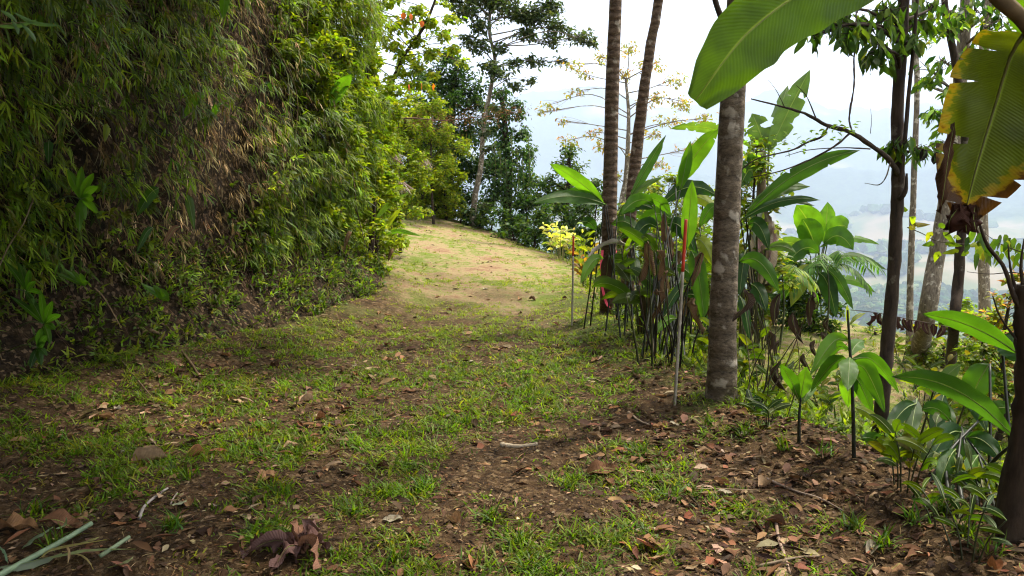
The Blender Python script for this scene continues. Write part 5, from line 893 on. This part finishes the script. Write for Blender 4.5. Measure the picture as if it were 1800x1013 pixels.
# clods of earth along the berm
cl = []
for i in range(420):
    yy = rng.uniform(2.6, 8.5); xx = float(np.interp(yy, [p[1] for p in BERM[:7]], [p[0] for p in BERM[:7]])) + rng.normal(-.1, .45); r0 = rng.uniform(.006, .028); c = onG(xx, yy); m = 6
    th = np.linspace(0, 6.283, m, endpoint=False); ring = lambda rr_, zz: c + np.stack([np.cos(th) * rr_ * rng.uniform(.7, 1.2, m), np.sin(th) * rr_ * rng.uniform(.7, 1.2, m), np.full(m, zz)], -1)
    V = np.vstack([ring(r0, -.003), ring(r0 * .9, r0 * .5), ring(r0 * .4, r0 * .9), c + [0, 0, r0]]); j = np.arange(m); j2 = (j + 1) % m
    F = np.vstack([np.stack([j + k * m, j2 + k * m, j2 + (k + 1) * m, j + (k + 1) * m], 1) for k in (0, 1)]); T = np.stack([j + 2 * m, j2 + 2 * m, np.full(m, 3 * m)], 1)
    cl.append((V, [F, T], None, None))
geo = join(cl); geo = (geo[0], geo[1], np.zeros((len(geo[0]), 3)), None)
single('soil_clods', geo, M_soil, 'crumbly clods of brown earth along the berm', 'soil', kind='stuff', smooth=True)

def curled(L, w, seed, col, curl=.5, lobes=0):
    r = np.random.default_rng(seed); c = np.array([[t * L - L / 2, .04 * L * math.sin(t * 4 + seed), .10 * L * math.sin(3.1 * t) * r.uniform(-.5, 1.6)] for t in np.linspace(0, 1, 6)])
    n = 9; m = 2; sp = spline(c, n); t = np.linspace(0, 1, n); pw = w * np.interp(t, [0, .12, .35, .6, .85, 1], [.04, .5, 1, .95, .55, 0]); s = np.linspace(-1, 1, 2 * m + 1)
    if lobes: pw = pw * (1 + .45 * np.cos(t * lobes * 6.283))
    zz = curl * s[None] ** 2 * pw[:, None] * r.uniform(.2, 1.2) + .22 * w * fbm(np.outer(t * 5, np.ones(5)) + seed, np.outer(np.ones(n), s * 2) + seed, seed, 2)
    V = sp[:, None] + np.stack([np.zeros((n, 5)), s[None] * pw[:, None] * (1 - .3 * abs(curl)), zz + .012], -1); K = 5; i = np.arange(n - 1)[:, None] * K; j = np.arange(K - 1)[None]
    F = np.stack([i + j, i + j + 1, i + K + j + 1, i + K + j], -1).reshape(-1, 4); U = np.stack([np.tile((s + 1) / 2, n), np.repeat(t, K)], 1)
    return V.reshape(-1, 3), [F], np.zeros((n * K, 3)) + np.array(col), U
LM = {}
for ci, col in enumerate([(.24, .13, .06), (.13, .062, .03), (.32, .21, .12), (.075, .038, .02), (.27, .12, .05), (.28, .24, .17)]):
    for k in range(3):
        V, F, c, u = curled(1, .28 + .08 * k, ci * 5 + k, col, [.9, -.7, 1.3][k]); LM[ci, k] = mesh('fallen_leaf', V, F, c, u, M_deadbig)
names6 = ['tan', 'brown', 'pale', 'dark', 'rusty', 'grey']
MARKS = [(1190, 690, 'tall stake'), (1268, 690, 'thick trunk'), (1068, 550, 'taped trunk'), (1500, 800, 'ginger stem'), (1405, 775, 'ginger shoot'), (1760, 930, 'dark stump'), (1415, 875, 'straight grey stick'), (1375, 965, 'curved pale root'), (520, 975, 'crumpled lobed leaf'), (110, 985, 'cut green stems'), (270, 888, 'bleached stick'), (468, 843, 'standing tan leaf'), (185, 737, 'long curled bank leaf'), (340, 640, 'mossy root'), (912, 787, 'split wood piece'), (1080, 718, 'orange leaf'), (835, 997, 'small orange leaf at the bottom'), (688, 838, 'small tan leaf in the path centre'), (788, 735, 'pale greenish leaf scrap'), (1060, 832, 'dark rolled leaf'), (1135, 932, 'round grey leaf'), (1240, 798, 'flat pale leaf'), (1005, 570, 'thin far stake'), (850, 680, 'brown twig across the path'), (680, 530, 'bank corner'), (265, 813, 'long pale yellowish leaf'), (565, 737, 'orange brown leaf'), (1125, 742, 'short pale stick'), (1545, 875, 'folded tan leaf'), (1280, 864, 'thin pale stick'), (460, 685, 'thin twig by the bank'), (860, 400, 'far trees')]
used = set()
def where(p, what):
    v = p - CAM; f = v @ FW; X = v[0] / f * FPX + 900; Y = 506.5 - (v @ UPV) / f * FPX
    for a, b, nme in sorted(MARKS, key=lambda m: (m[0] - X) ** 2 + ((m[1] - Y) * 1.6) ** 2):
        dx, dy = X - a, Y - b; dd = math.hypot(dx, dy); near = 'just ' if dd < 60 else ('well ' if dd > 160 else '')
        dr = ('below' if dy > 0 else 'above') if abs(dy) > abs(dx) else ('right of' if dx > 0 else 'left of')
        t_ = '%s %s%s the %s' % (what, near, dr, nme)
        if t_ not in used: used.add(t_); return t_
    return what
def fallen(px, py, L, ci, rot, label=None, group=None, tilt=0., k=None, name='fallen_leaf'):
    f = G(px, py) if py is not None else onG(*px)
    o = bpy.data.objects.new(name, LM[ci, int(rng.integers(3)) if k is None else k]); COL.objects.link(o)
    o.location = f + [0, 0, .004]; o.scale = (L, L, L); o.rotation_euler = (rng.uniform(-.35, .35) + tilt, rng.uniform(-.3, .3), rot)
    o['label'] = label; o['category'] = 'leaf'
    if group: o['group'] = group
    return o
FLL = [(468, 843, .15, 0, 1.1, 'large crumpled tan leaf standing up in the grass left of centre'), (185, 737, .2, 0, -.4, 'long brown curled leaf at the foot of the shaded bank'), (160, 790, .16, 1, .1, 'reddish brown leaf below the long curled leaf at the bank foot'), (350, 663, .1, 2, 1.2, 'pale upright leaf near the mossy root'), (392, 650, .17, 1, -.5, 'dark folded leaf near the mossy root'),
       (398, 628, .15, 0, -.6, 'brown rolled leaf above the dark folded one'), (447, 662, .12, 0, -.4, 'tan leaf at the grass edge right of the mossy root'), (265, 813, .2, 2, .2, 'long pale yellowish leaf lying in brown litter'), (345, 805, .12, 4, .5, 'orange-brown leaf left of the standing tan leaf'), (1080, 718, .09, 4, .2, 'bright orange leaf on the grass near the tall stake'), (835, 997, .08, 4, 1.4, 'small bright orange leaf at the bottom centre'),
       (688, 838, .07, 2, -.7, 'small pale tan leaf on bare soil in the path centre'), (788, 735, .06, 5, .3, 'pale greenish leaf scrap in the middle of the path'), (1060, 832, .22, 1, -.1, 'large dark rolled leaf or bark piece right of centre'), (1240, 798, .12, 2, 0, 'flat pale leaf on the grass below the thick trunk'), (1135, 932, .11, 5, .1, 'round grey leaf lying on the soil'), (1206, 974, .08, 2, -.2, 'small tan leaf near the bottom beside grass'), (1545, 875, .13, 2, -.4, 'folded tan leaf on the soil mound by the stick'), (1575, 1000, .14, 0, .2, 'reddish tan leaf at the bottom under the curved root'),
       (1270, 958, .09, 4, 1.5, 'rusty leaf left of the curved root'), (1245, 925, .12, 0, .1, 'split tan leaf on bare soil'), (500, 850, .06, 5, .4, 'small grey leaf right of the standing tan leaf'), (690, 915, .1, 5, .1, 'grey feathery leaf on the soil left of centre'), (25, 935, .22, 0, .1, 'large reddish tan crumpled leaf at the left edge'), (215, 925, .1, 4, .3, 'tiny rust orange leaf near the cut green stems'), (110, 925, .2, 1, .2, 'mossy brown leaf behind the cut green stems'), (1190, 660, .09, 1, .5, 'brown leaf on the berm near the tall stake'), (565, 737, .08, 4, .1, 'small orange brown leaf on the left grass'), (610, 745, .06, 2, .3, 'tiny cream leaf on the left grass')]
for r_ in FLL: fallen(*r_)
for i in range(266):
    if i < 110: px, py = rng.uniform(0, 1800), 1013 - 400 * rng.random() ** 1.4; p_ = G(px, py)
    elif i < 190: yy = rng.uniform(2.7, 6.2); p_ = onG(rng.uniform(.6, 2.6) if i % 2 else rng.uniform(-3.1, -1.2), yy)
    else: p_ = onG(rng.uniform(-2.6, 1.5), rng.uniform(5, 13))
    if not inside(p_[:1], p_[1:2])[0] or p_[1] > 14: continue
    ci = int(rng.choice(6, p=[.27, .3, .12, .22, .04, .05])); zone = 'near the bank' if p_[0] < -1.1 else ('on the soil mound side' if p_[0] > .9 else 'in the middle of the track'); 
    Lf = rng.uniform(.045, .13); kf = int(rng.integers(3))
    fallen(p_[:2], None, Lf, ci, rng.uniform(0, 6.28), where(p_, '%s %s %s fallen leaf' % ('small' if Lf < .07 else 'large' if Lf > .1 else 'medium', names6[ci], ('cupped', 'arched', 'rolled')[kf])), 'dry fallen leaves strewn %s' % zone, k=kf)
# crumpled many-lobed leaf
eq = empty('crumpled_leaf', 'large purple-brown crumpled lobed leaf at the bottom left of centre', 'leaf', G(520, 985))
for k, (ax, bx_, L2) in enumerate([(425, 985, 0), (440, 960, 0), (520, 935, 0), (560, 940, 0), (575, 975, 0), (565, 1005, 0), (480, 1010, 0)]):
    c = G(530, 972) + [0, 0, .035]; t_ = G(ax, bx_) + [0, 0, .02]
    part('lobe', blade([c, (c + t_) / 2 + [0, 0, .045], t_], .045, n=14, m=3, col=[(.12, .065, .055), (.10, .05, .04), (.2, .10, .06)][k % 3], roll=.9 + .2 * k, fold=-.5, ripple=.28, seed=k, prof=[.2, .6, .9, 1, .9, .7, .3, .02]), M_deadbig, eq)
    part('lobe_vein', tube([c, (c + t_) / 2 + [0, 0, .05], t_], .003, .001, sides=4, n=8, col=(.16, .09, .06)), M_twig, eq)
# sticks
for i, (pts, r0, cc, lb_) in enumerate([([(1348, 846), (1400, 868), (1440, 880), (1482, 902)], .008, (.22, .16, .12), 'straight grey stick lying on the soil mound'), ([(1222, 863), (1280, 864), (1335, 866)], .004, (.28, .2, .12), 'thin pale stick left of the straight grey stick'), ([(1363, 915), (1368, 950), (1378, 980), (1388, 1012)], .010, (.26, .18, .13), 'curved pale root reaching the bottom of the picture'),
       ([(1105, 728), (1122, 742), (1145, 752)], .012, (.3, .22, .15), 'short pale stick right of the orange leaf'), ([(245, 915), (255, 893), (280, 872), (295, 862)], .009, (.34, .29, .25), 'curved bleached stick in the left grass'), ([(300, 890), (306, 878), (312, 870)], .005, (.3, .24, .18), 'short thin twig beside the bleached stick'), ([(880, 785), (910, 788), (945, 784)], .017, (.36, .29, .2), 'pale split wood piece lying in the path centre'),
       ([(800, 672), (850, 680), (900, 686)], .006, (.25, .17, .1), 'thin brown twig across the path'), ([(1145, 595), (1148, 625)], .016, (.3, .22, .15), 'short pale cut stub standing under the heliconia stems'), ([(1000, 600), (1040, 588), (1075, 578)], .006, (.2, .14, .09), 'thin twig on top of the berm'), ([(400, 690), (470, 684), (525, 678)], .006, (.22, .15, .09), 'thin twig lying at the grass edge by the bank'), ([(1330, 1000), (1400, 985), (1440, 982)], .006, (.2, .15, .1), 'dark twig by the curved root'), ([(600, 765), (640, 762)], .004, (.2, .14, .09), 'tiny twig in the left grass'), ([(300, 765), (340, 770), (385, 764)], .008, (.08, .05, .03), 'dark stick in the litter by the bank foot')]):
    q = [G(a, b) + [0, 0, .012] for a, b in pts]
    if 'stub' in lb_: q = [G(1148, 628), P(1146, 595, G(1148, 628)[1])]
    single('stick', tube(q, r0, r0 * .6, sides=7, n=16, rough=.25, col=cc, seed=i), M_twig, lb_, 'stick', loc=q[0])
# cut green stems bottom left
ec = empty('cut_stems', 'bundle of cut pale green stems and leaves in the bottom left corner', 'cut plant', G(60, 1000))
def onp(a, b, h=.03): return G(a, b) + [0, 0, h]
part('stem', tube([onp(-20, 1030, .02), onp(60, 990), onp(110, 970, .05), onp(162, 938, .05)], .014, .011, sides=10, n=16, col=(.17, .23, .13)), M_stem, ec)
part('stem', tube([onp(176, 990, .03), onp(200, 978, .04), onp(228, 963, .05)], .010, .009, sides=9, n=10, col=(.19, .24, .13)), M_stem, ec)
for k, (q, hw, c) in enumerate([([(-10, 1012), (50, 1000), (110, 985)], .03, (.25, .3, .22)), ([(40, 985), (60, 965), (95, 945)], .016, (.2, .26, .18)), ([(70, 1010), (100, 990), (190, 975)], .012, (.3, .26, .10)), ([(110, 980), (150, 990), (165, 1013)], .008, (.34, .27, .12)), ([(90, 1000), (160, 985), (240, 985)], .01, (.22, .26, .12)), ([(120, 985), (125, 1000), (122, 1018)], .01, (.32, .22, .12)), ([(130, 970), (160, 960), (175, 955)], .01, (.25, .24, .1)), ([(-5, 975), (10, 990), (15, 1010)], .012, (.12, .2, .12)), ([(100, 955), (115, 948), (118, 935)], .01, (.2, .26, .15)),
                                ([(190, 1010), (220, 1000), (235, 990)], .012, (.26, .28, .14)), ([(300, 905), (318, 900), (330, 895)], .012, (.35, .36, .22))]):
    part('leaf', blade([onp(a, b, .03 + .02 * (k % 3)) for a, b in q], hw, n=10, m=3, col=c, roll=1.1, fold=.3, ripple=.1, seed=k), M_big if k < 2 else M_leaf, ec)
# tufts of longer grass and seedlings by the track
TF = [(520, 800), (500, 870), (860, 915), (910, 960), (60, 905), (330, 840), (205, 850), (1000, 860), (700, 990), (640, 700), (820, 745), (1120, 660), (1310, 760), (1380, 790), (1450, 800), (1250, 750), (95, 960), (590, 985), (1550, 960), (1610, 920), (1660, 900), (1700, 940), (1740, 980), (1500, 930), (1120, 800), (750, 860), (930, 690), (1010, 640), (300, 930), (620, 900)]
for i, (px, py) in enumerate(TF):
    f = G(px, py); n = int(rng.integers(26, 46)); a = rng.uniform(0, 6.28, n); el = rng.uniform(.3, 1.4, n); B = f + np.stack([rng.normal(0, .025, n), rng.normal(0, .025, n), np.zeros(n)], -1)
    single('grass_tuft', leaves(B, np.stack([np.cos(a) * np.cos(el), np.sin(a) * np.cos(el), np.sin(el)], -1), nrm(rdir(n) * .4 + [0, 0, 1]), rng.uniform(.06, .14, n), rng.uniform(.006, .011, n), pal(n, GREENS[:3] + [(.06, .13, .02)], None, .15), 'blade'), M_leaf,
           where(f, 'longer grass tuft'), 'grass tuft', group='longer grass tufts on the track', loc=f)
NR = [(1660, 930, 'dark herb in front of the dark stump'), (1735, 900, 'leafy herb touching the dark stump'), (1700, 985, 'grassy herb in the bottom right corner'), (1350, 745, 'green herb under the tangle of bare stalks'), (1180, 605, 'broad herb at the foot of the heliconias'), (1120, 575, 'herb between the slender trunks and heliconias'), (1085, 568, 'small herb at the foot of the taped trunk'), (1245, 590, 'herb behind the thick trunk'), (1420, 700, 'weedy herb behind the ginger shoot'), (1480, 690, 'weedy herb seen through the ginger leaves'), (1600, 660, 'weedy herb below the leaning mottled trunk')]
for i, (px, py, lb_) in enumerate(NR):
    leafy(G(px, py), lb_, 'plant', 'leafy_herb', stems=5, h=.16 + .07 * (i % 3), L=.15, w=.014 + .005 * (i % 2), per=3, lean=.9, cols=[GREENS[0], GREENS[2], (.03, .065, .012)], seed=160 + i, stemr=.004)
# ferny weeds and ground cover on the berm and terrace slope
x, y = scatter(6000, 3, 16, 1.4, 5, 36); q = sdist(x, y, BERM); k = (q > .12) & (rng.random(len(x)) < np.where(q < 1.0, .9, .16)); x = x[k]; y = y[k]; n = len(x); B = np.stack([x, y, ground(x, y)], -1)
single('weeds', sprays(B + [0, 0, .03], np.zeros((n, 3)) + [0, 0, 1], 7, .085, .022, GREENS + YELG[:1], [.25, .25, .2, .1, .1, .1], droop=-.8, spread=1.1), M_leaf, 'low green weeds on the slope beyond the berm', 'weeds', kind='stuff')

# ------------------------------------------------------------------ canopy above and behind the camera that shades the near track
clump_tree('shade_tree', 'big tree behind the viewpoint whose crown shades the near track', 'tree', [(-1.5, -3.5, -.1), (-1.3, -3.2, 3), (-.8, -2, 6), (-.3, -1, 8)], .28, .12,
           [(*c, 1.4) for c in [(-3, -2, 6.5), (-1, 0, 6.2), (1.5, -1, 6.4), (3.6, 1, 6.8), (-4.2, 1.2, 6.6), (-2.6, 3.2, 6.6), (.2, -3, 6.4), (3.5, -2.5, 7), (5.2, 1.6, 7.4), (-2, 5.0, 6.4), (-2.6, .6, 6.0), (3.4, 3.0, 7.2), (-.6, 5.0, 6.5), (-1.2, 3.6, 6.2), (-.9, 6.4, 6.7), (-1.0, 7.6, 6.9), (-1.8, 6.6, 5.6), (-2.6, 6.3, 5.0), (-2.2, 7.6, 6.0), (-3.4, 4.6, 4.6), (-1.9, 5.7, 4.6), (-2.6, 4.4, 4.2), (-1.5, 7.2, 5.3), (-.4, 2.0, 6.0), (-2.2, 2.5, 4.4), (-2.0, 3.8, 4.7), (-2.5, 5.0, 4.9), (-2.6, 1, 4.2)]], .34, .2, 330, DARKG, bark=M_barkd, seed=70, lmat=M_far, tpl='kite', flat=.5)
clump_tree('shade_tree', 'tree on the bank top leaning over the track from the shaded side', 'tree', [(-5.6, 3, 4.5), (-5.2, 3.2, 6), (-4.4, 3.8, 7.4)], .16, .08,
           [(*c, 1.3) for c in [(-4.6, 2, 6.6), (-3.6, 4.0, 6.6), (-4.4, 5.6, 6.9), (-2.9, 2.2, 6.9), (-5.6, 0, 6.3), (-4.8, -2, 6), (-3.0, 1.0, 4.6), (-3.4, 2.6, 4.9), (-2.4, -.4, 4.4), (-1.6, 1.2, 5.2), (-3.6, -.8, 4.4), (-2.3, 3.0, 5.6)]], .32, .18, 340, DARKG + GREENS[:1], bark=M_barkd, seed=71, lmat=M_far, tpl='kite', flat=.5)
